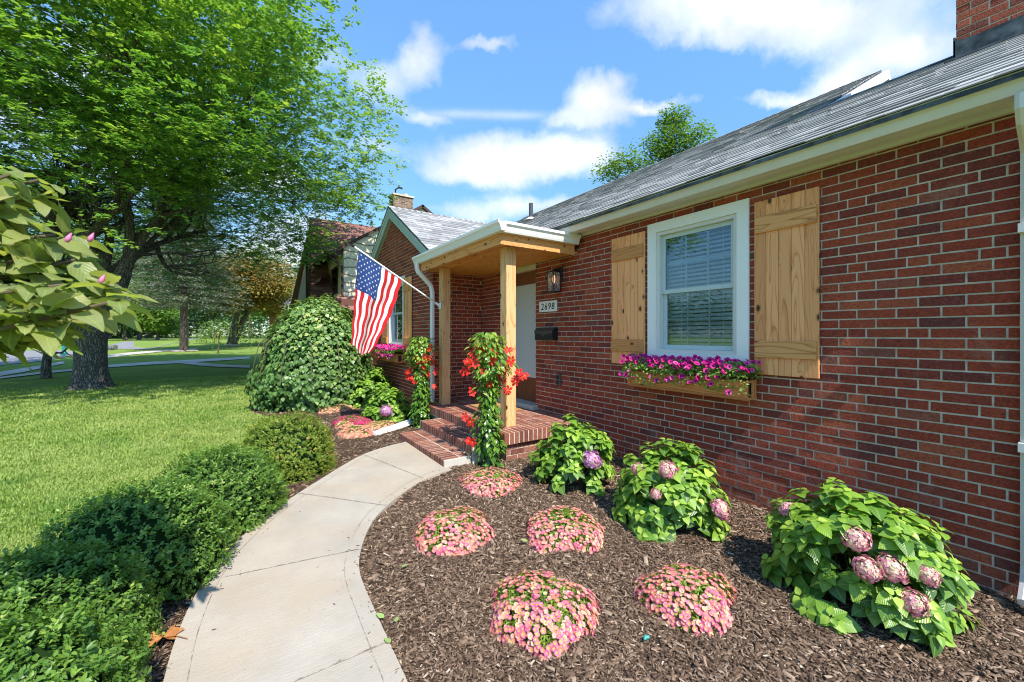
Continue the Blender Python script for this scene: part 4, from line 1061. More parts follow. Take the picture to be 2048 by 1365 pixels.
hc = wg(1338, 1040, .02); c2_, r2_ = (hc.x, hc.y), (.45, .44, .50)
hydrangea(c2_, r2_, 118, 'green hydrangea with several pale pink heads under the right end of the window box', [head_at(u, v, c2_, r2_, .86, r) for u, v, r in ((1335,940,.06),(1440,1018,.062),(1275,938,.045),(1312,988,.035))], 5.4, .090)
hc = wg(1712, 1190, .02); c3_, r3_ = (hc.x, hc.y), (.49, .46, .49)
hydrangea(c3_, r3_, 150, 'largest hydrangea with six pink and cream flower heads, nearest the camera against the wall', [head_at(u, v, c3_, r3_, .86, r) for u, v, r in ((1712,1078,.055),(1735,1138,.052),(1783,1136,.055),(1575,1020,.045),(1855,1150,.045),(1828,1205,.05))], 8.8, .090)
hc = wg(738, 812, .02); c4_, r4_ = (hc.x+.05, hc.y+.15), (.56, .56, .58)
hydrangea(c4_, r4_, 120, 'broad green hydrangea against the gable wall behind another hydrangea', [head_at(700, 758, c4_, r4_, 1.0, .05)], 11.4, .12)
hc = wg(775, 838, .02); c5_, r5_ = (hc.x, hc.y), (.44, .44, .44)
hydrangea(c5_, r5_, 84, 'low green hydrangea with one round pink head beside the white drain pipe', [head_at(772, 822, c5_, r5_, 1.0, .085)], 14.4, .11, lilac=True)
# ---- calibrachoa mounds
def trump(): # shallow five lobed trumpet
    vs = [(0,0,-.35)]; k = [1]; 
    for i in range(10):
        a = 2*math.pi*i/10; vs.append((.36*math.cos(a), .36*math.sin(a), -.05))
    for i in range(10):
        a = 2*math.pi*i/10; r_ = 1.0 if i % 2 == 0 else .86; vs.append((r_*math.cos(a), r_*math.sin(a), .05))
    tri = [(0, 1+i, 1+(i+1)%10) for i in range(10)]; tk = [1]*10
    for i in range(10): a, b = 1+i, 1+(i+1)%10; tri += [(a, a+10, b+10), (a, b+10, b)]; tk += [0, 0]
    return np.array(vs, float), np.array(tri), np.array(tk, float)
TV, TF, TK = trump()
M_cal = flowermat('calibrachoa bloom', [(0, (.60,.09,.24)), (.25, (.72,.17,.34)), (.5, (.78,.24,.22)), (.75, (.80,.42,.42)), (1, (.82,.58,.36))], .3, (.80,.50,.05))
M_calp = flowermat('peach bloom', [(0, (.72,.18,.22)), (.5, (.80,.36,.27)), (1, (.82,.56,.38))], .3, (.75,.45,.08))
M_calm = flowermat('crimson bloom', [(0, (.45,.015,.10)), (.5, (.62,.04,.18)), (1, (.75,.14,.32))], .25, (.45,.06,.08))
M_calleaf = leafmat('calibrachoa leaf', [(0, (.11,.19,.025)), (.5, (.21,.32,.040)), (1, (.36,.46,.080))], .3, .5, .3)
SVt, SFt, SUt = leaf_tpl(.30, .15, .10, 2)
def mound(cu, cv, rad, h, nf, mat, label, fs=.0165, group='mounds of small pink and coral blooms in the mulch', off=(0, 0)):
    g = wg(cu, cv, .03); c = (g.x+off[0], g.y+off[1]); z0 = float(G(*c))+.015
    rad = (rad[0]*1.13, rad[1]*1.13); nf = int(nf*3.5); fs *= .84
    r_ = thing('calibrachoa_mound', label, 'flowers', (c[0], c[1], z0), group=group); sd = rng.uniform(0, 50)
    d = rdir(nf*4); d = d[d[:,2] > .05]; d = d[:nf]
    def surf(d):
        nz = np.array([mnoise.noise(Vector((a*1.6+sd, b*1.6, 0))) for a, b, cc in d])
        return d*np.array([rad[0], rad[1], h])*(1+.24*nz[:,None])
    # thin the crown so the green shows at the top
    keep = (d[:,2] < .88) | (rng.random(len(d)) < .70); d = d[keep]
    P = surf(d)+rng.normal(0, .006, (len(d), 3)); P[:,2] = np.maximum(P[:,2], .012)
    N = unit(d/np.array([rad[0], rad[1], h*.8])+rdir(len(d))*.55+np.array([-.1,-.35,.3]))
    V, Fc, r, _, k = scatter(TV, TF, P, frames(N, rdir(len(d))), rng.uniform(.8, 1.15, len(d))*fs, np.clip(rng.normal(.48, .27, len(d)), 0, 1), None, TK)
    o = npmesh('blooms', V, Fc, mat, r_, r, k); tag(o, kind='stuff')
    nl = int(nf*6); d2 = rdir(nl*3); d2 = d2[d2[:,2] > -.02][:nl]; P = surf(d2)*rng.uniform(.74, .95, (len(d2), 1)); P[:,2] = np.maximum(P[:,2], .004)
    tip = unit(d2+rdir(len(d2))*.8+np.array([0,0,.4]))
    V, Fc, r, uv, _ = scatter(SVt, SFt, P, frames(rdir(len(d2))+d2, tip), rng.uniform(.7, 1.3, len(d2))*.027, rng.random(len(d2)), SUt)
    npmesh('foliage', V, Fc, M_calleaf, r_, r, None, uv)
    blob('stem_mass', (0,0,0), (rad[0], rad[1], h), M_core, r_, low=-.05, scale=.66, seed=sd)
    return r_
mound(978, 968, (.26, .28), .13, 270, M_cal, 'farthest pink mound on the right of the path, just in front of the steps')
mound(906, 1066, (.25, .27), .14, 260, M_cal, 'pink mound closest to the path edge, left of the middle')
mound(1126, 1064, (.27, .25), .14, 280, M_cal, 'salmon pink mound in front of the porch side hydrangea')
mound(1086, 1225, (.24, .245), .155, 270, M_cal, 'large round pink and yellow mound at the front of the bed')
mound(1372, 1200, (.26, .215), .145, 260, M_cal, 'coral red mound at the right of the front pair')
mound(668, 820, (.30, .30), .13, 230, M_calp, 'peach mound farthest left by the big round leaved shrub', .018, 'small mounds left of the steps')
mound(706, 846, (.27, .28), .14, 220, M_calm, 'dark crimson mound between two peach mounds', .018, 'small mounds left of the steps', (.0, .0))
mound(715, 868, (.24, .24), .13, 230, M_calp, 'peach and pink mound nearest the walk left of the white drain pipe', .018, 'small mounds left of the steps')
mound(690, 852, (.14, .16), .10, 90, M_calp, 'small pink clump at the left foot of the crimson mound', .018, 'small mounds left of the steps')
mound(760, 853, (.22, .17), .09, 130, M_calp, 'low sparse peach clump right beside the white drain pipe', .018, 'small mounds left of the steps')
# ---- mandevillas
M_manl = leafmat('mandevilla leaf', [(0, (.045,.13,.020)), (.5, (.12,.25,.032)), (.85, (.26,.38,.055)), (1, (.48,.52,.13))], .3, .25, .5)
M_manf = flowermat('mandevilla bloom', [(0, (.62,.012,.018)), (.5, (.80,.035,.025)), (1, (.86,.10,.09))], .3, (.75,.25,.03))
MVt, MFt, MUt = leaf_tpl(.58, .30, .10, 3)
def petal5():
    vs = [(0,0,-.9), (0,0,-.1)]; fs = []; kk = []
    for i in range(5):
        a = 2*math.pi*i/5
        def p(r_, da, z): return (r_*math.cos(a+da), r_*math.sin(a+da), z)
        b = len(vs); vs += [p(.22,-.5,-.05), p(.22,.5,-.05), p(.75,-.42,.10), p(.75,.52,.05), p(1.05,.10,.0)]
        fs += [(1,b,b+1),(b,b+2,b+3),(b,b+3,b+1),(b+2,b+4,b+3),(0,b,b+1)]; kk += [1,0,0,0,.3]
    return np.array(vs, float), np.array(fs), np.array(kk, float)
P5V, P5F, P5K = petal5()
def mandevilla(x, y, h, rw, label, nfl, seed, fls=()):
    z0 = float(G(x, y))+.02; r_ = thing('mandevilla_vine', label, 'climbing plant', (x, y, z0), group='red flowering vines on stakes by the porch posts')
    mb = MB()
    for a in (0, 2.1, 4.2):
        mb.tube([(.10*math.cos(a), .10*math.sin(a), 0), (.07*math.cos(a), .07*math.sin(a), h*.55), (.02*math.cos(a), .02*math.sin(a), h*.97)], .005, 6)
    mb.build('stakes', simple('bamboo stake', (.50,.38,.20), .6), r_)
    mb = MB()
    for q in range(7):
        pts = []; ph = q*.9; 
        for k in range(14): z = h*k/13*(1-.04*q); a = ph+z*4; rr_ = .05+.05*math.sin(z*5+q); pts.append((rr_*math.cos(a), rr_*math.sin(a), z))
        mb.tube(pts, .0045, 5)
    for q in range(5): a = rng.uniform(0, 6); mb.tube([(0,0,h*.8),(.12*math.cos(a),.12*math.sin(a),h*.95),(.25*math.cos(a),.25*math.sin(a),h*(.9+.12*rng.random()))], .003, 4)
    mb.build('stems', M_hst, r_)
    n = 1550; z = rng.random(n)**.9*h; q_ = z/h; prof = rw*(.82-.38*np.exp(-((q_-.5)/.16)**2)+.42*np.exp(-((q_-.82)/.13)**2)-.5*np.clip(q_-.93, 0, 1)*8*.5)
    a = rng.uniform(0, 2*math.pi, n); rr_ = prof*np.sqrt(rng.uniform(.15, 1, n))*(1+.95*np.array([mnoise.noise(Vector((math.cos(b)*1.5+seed, math.sin(b)*1.5, c_*5))) for b, c_ in zip(a, z)]))
    P = np.stack([rr_*np.cos(a), rr_*np.sin(a), z+.02], -1); out_ = np.stack([np.cos(a), np.sin(a), np.zeros(n)], -1)
    tip = unit(out_+rdir(n)*.7+np.array([0,0,-.15])); nr = unit(np.array([0,0,1.])+out_*.5+rdir(n)*.45)
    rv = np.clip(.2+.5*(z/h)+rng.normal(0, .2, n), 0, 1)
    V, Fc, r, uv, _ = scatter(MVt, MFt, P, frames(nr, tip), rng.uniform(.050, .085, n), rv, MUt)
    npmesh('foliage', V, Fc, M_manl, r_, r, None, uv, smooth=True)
    fls = [(u+du, v+dv) for (u, v) in fls for du, dv in ((0, 0), (rng.uniform(-9, 9), rng.uniform(-8, 8)))]
    for (u, v) in fls:
        q = wd(u, v, (SA*x+CA*y)-rng.uniform(0, .16)); q = np.array([q.x-x, q.y-y, q.z-z0])
        for _ in range(1):
            N = unit((np.array([-.5,-.75,.25])+rng.normal(0, .5, 3))[None])
            V, Fc, r, _, k = scatter(P5V, P5F, q[None], frames(N, rdir(1)), np.array([rng.uniform(.042, .056)]), rng.random(1), None, P5K)
            npmesh('flower', V, Fc, M_manf, r_, r, k)
    return r_
mandevilla(2.36, 6.06, 1.40, .165, 'shorter red flowering vine in front of the white downspout', 12, 1.0,
  [(842,706),(850,713),(858,700),(838,722),(824,738),(832,730),(862,715),(868,722),(832,750),(822,756),(818,744),(850,748),(856,752),(872,746),(846,734),(873,776),(828,760),(866,728)])
mandevilla(2.30, 3.88, 1.47, .18, 'taller red flowering vine climbing beside the near porch post', 16, 3.0,
  [(952,700),(962,692),(972,708),(958,714),(985,700),(990,722),(978,716),(948,722),(938,730),(935,745),(1000,748),(1010,742),(1022,720),(1036,745),(1044,755),(980,768),(1000,758),(944,782),(930,832),(940,850),(966,740),(1015,700),(945,885),(988,712),(1030,765),(1016,780)])
# ---- petunias in the window boxes
M_pet = flowermat('petunia bloom', [(0, (.36,.015,.26)), (.35, (.62,.012,.24)), (.7, (.78,.03,.28)), (1, (.78,.10,.42))], .3, (.14,.005,.06))
M_petl = leafmat('petunia leaf', [(0, (.10,.20,.03)), (.5, (.20,.33,.055)), (1, (.36,.46,.12))], .35, .5, .3)
def flower_box(X, y0, y1, z0, wl, pl):
    b = thing('window_flower_box', wl, 'flower box', (X, (y0+y1)/2, z0), group='stained wooden window boxes'); L = (y1-y0)/2; D_ = .185; H = .165
    mb = MB(); mb.box((-D_+.012, -L+.012, .004), (-D_+.028, L-.012, H-.01)); mb.box((-.03, -L+.012, .004), (-.012, L-.012, H-.01)); mb.box((-D_+.03, -L+.02, .0), (-.032, L-.02, .018))
    mb.build('panel', M_boxw, b)
    mb = MB()
    for (a, c_) in ((0, .022), (H-.022, H)): mb.box((-D_, -L, a), (-D_+.0115, L, c_), bev=.002)
    for yy in (-L, L-.035): mb.box((-D_, yy, .0225), (-D_+.0115, yy+.035, H-.0225), bev=.002)
    for s in (-1, 1):
        ya, yb = (s*L, s*(L-.0115))
        mb.box((-D_+.012, ya, 0), (-.002, yb, .022)); mb.box((-D_+.012, ya, H-.022), (-.002, yb, H))
        for xx in (-D_+.012, -.075, -.035): mb.box((xx, ya, .0225), (xx+.028, yb, H-.0225))
    mb.build('trim', M_boxw, b)
    mb = MB(); mb.box((-D_+.029, -L+.02, .02), (-.031, L-.02, H-.03)); mb.build('soil', M_mulch, b)
    p = thing('petunias', pl, 'flowers', (X-.10, (y0+y1)/2, z0+H-.03), group='magenta petunias filling the window boxes')
    n = 3600; q = rng.uniform(-1, 1, (n, 2)); yy = q[:,0]*(L+.03); hx = rng.random(n)
    top = .10+.085*hx*(1+.4*np.array([mnoise.noise(Vector((a*3+X, 0, b_))) for a, b_ in zip(yy, hx)])); xx = q[:,1]*.12-.02
    z = top*(1-(q[:,1]*.8)**2); sp = (rng.random(n) < .10); z[sp] = rng.uniform(-.09, .04, sp.sum())*(.4+.6*np.abs(np.sin(yy[sp]*4+X))); xx[sp] = -.10-rng.uniform(0, .05, sp.sum())
    P = np.stack([xx, yy, z], -1); tip = unit(rdir(n)+np.array([-.5,-.1,.2])); nr = unit(rdir(n)*.6+np.array([-.4,-.2,.9]))
    V, Fc, r, uv, _ = scatter(OV, OF, P, frames(nr, tip), rng.uniform(.022, .042, n), rng.random(n), OU); npmesh('foliage', V, Fc, M_petl, p, r, None, uv)
    n = 250; q = rng.uniform(-1, 1, (n, 2)); yy = q[:,0]*(L+.05); z = .125+.075*rng.random(n)-.05*(q[:,1]**2); xx = q[:,1]*.13-.02
    sp = rng.random(n) < .08; xx[sp] = -.15; z[sp] = rng.uniform(-.09, .05, sp.sum())*(.4+.6*np.abs(np.sin(yy[sp]*4+X)))
    P = np.stack([xx, yy, z+.01], -1); N = unit(rdir(n)*.6+np.array([-.5,-.55,.55]))
    V, Fc, r, _, k = scatter(TV, TF, P, frames(N, rdir(n)), rng.uniform(.8, 1.15, n)*.027, np.clip(rng.normal(.55, .28, n), 0, 1), None, TK)
    tag(npmesh('blooms', V, Fc, M_pet, p, r, k), kind='stuff')
flower_box(XW-.024, 1.69, 2.93, 1.005, 'long stained wooden flower box under the near window beside the big shutter', 'row of magenta and purple petunias in the box under the near window')
flower_box(XG-.024, 7.84, 9.08, 1.005, 'stained wooden flower box under the gable window behind the flag', 'magenta petunias in the box under the gable window behind the flag')
# ---- redbud with overlapping heart shaped leaves
M_red = leafmat('redbud leaf', [(0, (.050,.115,.030)), (.5, (.10,.195,.048)), (.85, (.17,.285,.070)), (1, (.32,.38,.10))], .2, .4, .4)
RV, RF, RU = leaf_tpl(1.05, .20, .06, 4, heart=True)
g = wg(612, 808, .02); RBc = (1.30, 9.2); rb_ = thing('weeping_redbud', 'large dome shaped shrub of overlapping round heart leaves left of the gable', 'shrub', (RBc[0], RBc[1], float(G(*RBc))))
mb = MB(); mb.tube([(0,0,0),(.05,0,.6),(.0,.05,1.3)], [.07,.06,.03], 8)
for q in range(14):
    a = q*.45; mb.tube([(0,0,1.2),(.5*math.cos(a),.5*math.sin(a),1.75),(1.0*math.cos(a),1.0*math.sin(a),1.3),(1.15*math.cos(a),1.15*math.sin(a),.6)], [.022,.016,.010,.006], 5)
mb.build('trunk', M_stem, rb_)
rad = (1.04, 1.10, 1.50); cc = (0, 0, .70)
n = 19000; d = rdir(n*2); d = d[d[:,2] > -.62][:n]
nzv = np.array([mnoise.noise(Vector((a*2.1+3, b*2.1, c_*2.1)))*.20+mnoise.noise(Vector((a*6+3, b*6, c_*6)))*.05 for a, b, c_ in d])
s = rng.uniform(.80, 1.02, n)+nzv; P = d*np.array(rad)*s[:,None]+np.array(cc)
P[:,0] *= 1+.10*(P[:,2] < .8); ok = P[:,2] > .03; P, d, s = P[ok], d[ok], s[ok]; n = len(P)
N = unit(d/np.array(rad)+np.array([0,0,.45])+rdir(n)*.52); tip = unit(np.array([0,0,-1.])+rdir(n)*.45+d*.5)
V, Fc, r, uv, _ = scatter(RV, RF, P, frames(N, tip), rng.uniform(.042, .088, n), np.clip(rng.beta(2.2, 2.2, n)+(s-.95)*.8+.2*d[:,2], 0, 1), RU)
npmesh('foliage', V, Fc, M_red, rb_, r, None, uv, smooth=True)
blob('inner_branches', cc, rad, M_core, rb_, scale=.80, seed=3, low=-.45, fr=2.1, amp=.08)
# ---- magnolia branch reaching in from the left
M_mag = leafmat('magnolia leaf', [(0, (.065,.125,.022)), (.4, (.14,.21,.038)), (.8, (.27,.31,.07)), (1, (.42,.38,.15))], .45, .4, .4, vein=.12, patch=(9, .55, (.40,.40,.20)))
GV, GF, GU = leaf_tpl(.50, .30, .10, 6, wavy=.22)
mg = thing('magnolia_bush', 'leafy magnolia branch with long pale green leaves and pink buds at the left edge', 'shrub', (-1.75, 1.9, float(G(-1.75, 1.9))))
M0 = np.array([-1.75, 1.9, float(G(-1.75, 1.9))]); mb = MB()
mb.tube([(0,0,0),(.05,.0,.5),(.0,.05,1.1),(.1,.0,1.8)], [.045,.04,.03,.015], 8)
nodes = []
tg = [(20,430,1.25),(60,400,1.2),(110,470,1.2),(40,520,1.15),(150,520,1.22),(190,560,1.25),(70,600,1.2),(230,575,1.3),(110,620,1.25),(20,600,1.1),(160,610,1.32),(-60,480,1.2),(-80,600,1.2),(0,380,1.3),(90,540,1.4),(-40,660,1.15),(130,570,1.1),(205,600,1.25),(-200,520,1.2),(-220,640,1.25),(30,640,1.25),(-350,560,1.3),(240,600,1.15),(60,660,1.25),(120,650,1.3),(150,470,1.3),(80,360,1.25),(20,350,1.15)]
for (u, v, dd) in tg:
    q = np.array(wd(u, v, dd))-M0; st0 = np.array([.03, .02, 1.0+.5*random.random()]); md = (q+st0)/2+np.array([0,0,.05])
    mb.tube([tuple(st0), tuple(md), tuple(q)], [.010, .007, .004], 6); nodes.append((q, unit((q-st0)[None])[0]))
mb.build('stems', M_stem, mg)
Ps, Ns, Ts, Ss, Rs = [], [], [], [], []
for q, dr in nodes:
    for k in range(24):
        a = k*2.4+random.random(); ref = np.cross(dr, [.2,.1,1.]); ref /= np.linalg.norm(ref); b = np.cross(dr, ref); sd = ref*math.cos(a)+b*math.sin(a)
        tp = unit((sd*1.0+dr*.65+np.array([0,0,.05])+rng.normal(0, .25, 3))[None])[0]
        Ps.append(q-dr*.011*k+sd*.02); Ts.append(tp); Ns.append(unit((np.array([0,-.1,1.])+dr*.3+rng.normal(0, .45, 3))[None])[0]); Ss.append(rng.uniform(.065, .135)); Rs.append(rng.beta(2, 2))
Ps, Ns, Ts, Ss, Rs = map(np.array, (Ps, Ns, Ts, Ss, Rs))
V, Fc, r, uv, _ = scatter(GV, GF, Ps, frames(Ns, Ts), Ss, Rs, GU, jit=.012)
npmesh('foliage', V, Fc, M_mag, mg, r, None, uv, smooth=True)
mpk = simple('pink bud', (.62,.16,.34), .5)
for (u, v, dd) in ((200,568,1.2),(133,485,1.15),(178,484,1.2)):
    q = np.array(wd(u, v, dd))-M0; mb = MB(); mb.tube([tuple(q), tuple(q+np.array([.004,0,.012])), tuple(q+np.array([.01,0,.028]))], [.004,.007,.001], 8); mb.build('bud', mpk, mg, smooth=True)
# ---- leaves lying about
M_lit = leafmat('fallen green leaf', [(0, (.20,.30,.08)), (1, (.32,.42,.14))], .1, .6, .2)
mbrown, t = material('dry brown leaf'); c = t.ramp(t.noise(pos(t), 20, 4), [(.3, (.20,.075,.02)), (.7, (.42,.19,.06))]); t.out(principled(t, c, .7, .2))
def flat_leaf(u, v, size, label, mat, rotz, name='fallen_leaf'):
    g = wg(u, v, .05); V = np.array(leaf_tpl(.55, -.05, .08, 4)[0])*size; a = rotz
    M_ = np.array([[math.cos(a), -math.sin(a), 0], [math.sin(a), math.cos(a), 0], [0,0,1]]); V = V@M_.T
    o = npmesh(name, V, OF4, mat, None, np.full(len(OF4), .5)); o.location = (g.x, g.y, float(G(g.x, g.y))+.055); o.rotation_euler = (random.uniform(-.2,.2), random.uniform(-.2,.2), 0); return tag(o, label, 'leaf', 'fallen leaves on the bed')
OF4 = leaf_tpl(.55, -.05, .08, 4)[1]
flat_leaf(768, 1238, .055, 'oval green leaf on the mulch beside the path, upper left of three', M_lit, .5)
flat_leaf(793, 1246, .045, 'small round green leaf on the mulch beside the path, right of three', M_lit, -.3)
flat_leaf(781, 1288, .05, 'narrow green leaf nearest the camera at the path edge', M_lit, .3)
flat_leaf(815, 1130, .06, 'green leaf lying on the mulch left of the pink mound', M_lit, 2.2)
flat_leaf(1056, 1084, .06, 'pale green leaf at the left foot of the salmon mound', M_lit, 1.2)
g = wg(325, 1276, .05); mb = MB(); P_ = []
for i in range(22):
    a = 2*math.pi*i/22; r_ = .085*(1.0 if i % 4 == 0 else (.52 if i % 2 else .68)); P_.append((r_*math.cos(a), r_*math.sin(a), .02*math.sin(3*a)+.012))
mb.add([(0,0,.0)]+P_, [(0, i+1, (i+1)%22+1) for i in range(22)]); mb.tube([(0,0,0),(.05,-.03,.01),(.10,-.08,.005)], .002, 5)
o = mb.build('dry_leaf', mbrown, fixn=False); o.location = (g.x, g.y, float(G(g.x, g.y))+.05); tag(o, 'large curled orange brown leaf on the mulch at the left path edge', 'leaf')
g = wg(1294, 1277, .04); mb = MB(); mb.tube([(-.02,0,.0),(-.008,.006,.004),(.004,-.003,.006),(.02,.004,.001)], [.004,.011,.009,.003], 7)
o = mb.build('foil_scrap', simple('teal scrap', (.03,.28,.24), .4)); o.location = (g.x, g.y, float(G(g.x, g.y))+.04); tag(o, 'small crumpled teal scrap lying on the mulch at the front', 'litter')
# ---------------------------------------------------------------- neighbour's house
nb = thing('neighbour_house', 'tall two storey house with brown roofs, cream shingled gable and brick chimney beyond the redbud', 'house', (4, 15, 0))
NL = Matrix.Translation((-4, -15, 0))
def npart(mb, name, mats, parent=None, **k):
    o = mb.build(name, mats, parent or nb, **k); o.data.transform(NL); return o
m, t = material('cream wavy shingle'); P = pos(t); sp = t.n('ShaderNodeSeparateXYZ', {0: P})
c = t.ramp(t.noise(P, 3, 4), [(.3, (.60,.54,.40)), (.7, (.70,.64,.49))]); t.out(principled(t, c, .8, .15, t.bump(t.noise(P, 30, 3), .3, .01))); M_crs = m
M_crs2 = simple('shingle edge', (.20,.17,.12), .9)
M_tud = simple('dark brown board', (.055,.030,.022), .7, .2, 5); M_tan = simple('tan stucco', (.34,.29,.20), .9, .1, 4); M_dbrick = simple('dark brick', (.13,.055,.04), .9, .35, 12)
NX, NY = 3.0, 15.0; NP = (5.87, 6.55)
mb = MB(); mb.prism([(NX, NY, 2.75), (NX, NY, 4.62), (NP[0], NY, 6.50), (NP[0]+2.9, NY, 4.62), (NP[0]+2.9, NY, 2.75)], (0, 4.5, 0)); mb.mat = 1; z = 2.80; k = 0
while z < 6.3:                   # wavy lower edges of the shingle courses
    xl, xr = NX, NP[0]+2.9
    if z > 4.6: xl = NX+(z-4.6)/.655; xr = NP[0]+2.9-(z-4.6)/.655
    x = xl; n_ = int((xr-xl)/.16)
    for i in range(n_):
        a, b = xl+i*.16, xl+(i+1)*.16; wv = lambda q: .028*math.sin(q*9+k*2.1)+.012*math.sin(q*23+k)
        mb.add([(a, NY-.022, z+wv(a)), (b, NY-.022, z+wv(b)), (b, NY-.022, z+wv(b)+.03), (a, NY-.022, z+wv(a)+.03), (a, NY-.001, z+wv(a)), (b, NY-.001, z+wv(b))], [(0,1,2,3), (0,4,5,1)])
    z += .285; k += 1
npart(mb, 'upper_wall', [M_crs, M_crs2])
mb = MB(); ov = .35
def slab(mb, pts, th):  # roof slab from 4 points, thickness down
    n_ = (Vector(pts[1])-Vector(pts[0])).cross(Vector(pts[3])-Vector(pts[0])).normalized()
    if n_.z > 0: n_ = -n_
    vs = [Vector(p) for p in pts]+[Vector(p)+n_*th for p in pts]
    mb.add(vs, [(0,1,2,3),(7,6,5,4),(0,4,5,1),(1,5,6,2),(2,6,7,3),(3,7,4,0)])
slab(mb, [(NX-.45, NY-.12, 4.42), (NX-.45, NY+4.5, 4.42), (NP[0], NY+4.5, 6.62), (NP[0], NY-.12, 6.62)], .10)
slab(mb, [(NP[0]+3.3, NY-.12, 4.42), (NP[0]+3.3, NY+4.5, 4.42), (NP[0], NY+4.5, 6.62), (NP[0], NY-.12, 6.62)], .10)
npart(mb, 'roof', M_tud)
# main ridge running away from the street: steep front facing this lot
A0 = wd(612, 596, 15.2); A1 = wd(627, 441, 18.4); 
XA = 2.15; yr = 20.6; zr = 6.95; ye = 16.6; ze = 2.9
mb = MB(); slab(mb, [(XA, ye, ze), (9, ye, ze), (9, yr, zr), (XA+.55, yr, zr)], .12); slab(mb, [(XA, yr+4, ze), (9, yr+4, ze), (9, yr, zr), (XA+.55, yr, zr)], .12)
mrf = npart(mb, 'roof', M_shingleb)
mb = MB(); s2 = Vector((0, yr-ye, zr-ze)).normalized(); shingles(mb, (XA, ye, ze+.01), (1,0,0), s2, 6.8, math.hypot(yr-ye, zr-ze), e=.17, wid=.4, startf=lambda s: .55*s/5.7)
npart(mb, 'roof_shingles', M_shingleb)
mb = MB(); mb.prism([(XA+.28, ye+.25, 0), (XA+.28, ye+.25, ze), (XA+.62, yr, zr-.25), (XA+.28, yr+3.7, ze), (XA+.28, yr+3.7, 0)], (.15, 0, 0)); npart(mb, 'street_gable', M_tan)
mb = MB(); slab(mb, [(XA-.02, ye-.05, ze-.22), (XA-.02, ye-.05, ze+.02), (XA+.55, yr, zr+.03), (XA+.55, yr, zr-.22)], .07)
for yy in (ye+1.0, ye+1.9, ye+2.8): mb.box((XA+.20, yy, ze-.2), (XA+.27, yy+.14, ze+(yy-ye)*.9))
npart(mb, 'barge_board', M_tud)
mb = MB(); slab(mb, [(NX-.06, NY+.02, 4.55), (NX-.06, NY+.02, 4.30), (NX-.50, NY+.02, 4.30), (NX-.50, NY+.02, 4.42)], .05)
gutter(mb, (NX-.44, NY-.15, 4.45), (0,1,0), (-1,0,0), 4.2, .12, .12); npart(mb, 'gutter', M_tud)
mb = MB(); rtube(mb, [(NX-.5, NY+.1, 4.33), (NX-.3, NY+.05, 4.15), (NX-.06, NY-.03, 3.95), (NX-.05, NY-.04, 2.9), (NX-.3, NY-.1, 2.75), (NX-.55, NY-.1, 2.62)], (0,1,0), .04, .04)
q = wy(708, 625, NY-.9); rtube(mb, [(q.x-.25, NY-.9, 2.55), (q.x-.2, NY-.9, 2.4), (q.x, NY-.9, 2.2), (q.x, NY-.9, .1)], (0,1,0), .045, .045); npart(mb, 'downspout', M_tud)
mb = MB(); mb.box((NX-.015, NY+1.0, 3.1), (NX+.02, NY+2.1, 4.05)); win = npart(mb, 'window', M_tud)
mb = MB(); mb.box((NX-.025, NY+1.12, 3.2), (NX-.016, NY+1.98, 3.95)); npart(mb, 'pane', M_glass, win)
mb = MB(); vs = []; n_ = 12                              # scalloped awning over that window
for i in range(n_+1):
    y = NY+.75+1.6*i/n_; vs += [(NX-.02, y, 4.15), (NX-.62, y, 3.62), (NX-.64, y, 3.50-.035*(i % 2))]
mb.add(vs, [(3*i, 3*i+3, 3*i+4, 3*i+1) for i in range(n_)]+[(3*i+1, 3*i+4, 3*i+5, 3*i+2) for i in range(n_)]); npart(mb, 'awning', simple('brown awning', (.13,.07,.05), .8, .1, 4), fixn=False)
mb = MB(); slab(mb, [(NX-.75, NY-1.15, 2.38), (9, NY-1.15, 2.38), (9, NY+.1, 2.98), (NX-.15, NY+.1, 2.98)], .09); npart(mb, 'porch_roof', M_shingleb)
mb = MB(); gutter(mb, (NX-.8, NY-1.15, 2.36), (1,0,0), (0,-1,0), 6.5, .12, .12); mb.box((NX-.75, NY-1.12, 2.18), (9, NY-1.05, 2.30)); npart(mb, 'porch_gutter', M_tud)
mb = MB(); mb.box((NX-.4, NY-.85, 0), (9, NY+4.4, 2.74)); mb.box((XA+.5, ye+.28, 0), (9, yr+3.6, ze-.05)); npart(mb, 'lower_wall', M_dbrick)
q0, q1 = wy(787, 425, NY+2), wy(826, 425, NY+2)
mb = MB(); ztop = wy(800, 392, NY+2).z; bricks(mb, (q0.x, NY+2, 5.2), (1,0,0), (0,-1,0), q1.x-q0.x, int((ztop-5.2)/.075), hk=None, ch=.075)
bricks(mb, (q0.x, NY+2, 5.2), (0,1,0), (-1,0,0), .6, int((ztop-5.2)/.075), hk=None, ch=.075); mb.box((q0.x+.03, NY+2.03, 5.2), (q1.x-.0, NY+2.6, ztop))
ch = npart(mb, 'chimney', [brick_mat('old chimney brick', [(0, (.11,.075,.06)), (.5, (.22,.15,.115)), (1, (.34,.25,.19))], .9, .4), M_mortar])
mb = MB(); mb.box((q0.x-.04, NY+1.96, ztop), (q1.x+.04, NY+2.64, ztop+.07)); mb.tube([(q0.x+.65, NY+2.3, ztop), (q0.x+.65, NY+2.3, ztop+.22)], .10, 10); npart(mb, 'chimney_cap', M_mortar, ch)
mb = MB(); mb.tube([(q0.x+.15, NY+2.2, ztop), (q0.x+.15, NY+2.2, ztop+.3), (q0.x+.3, NY+2.2, ztop+.42), (q0.x+.45, NY+2.2, ztop+.40)], .04, 6); npart(mb, 'flue_bracket', M_black, ch)
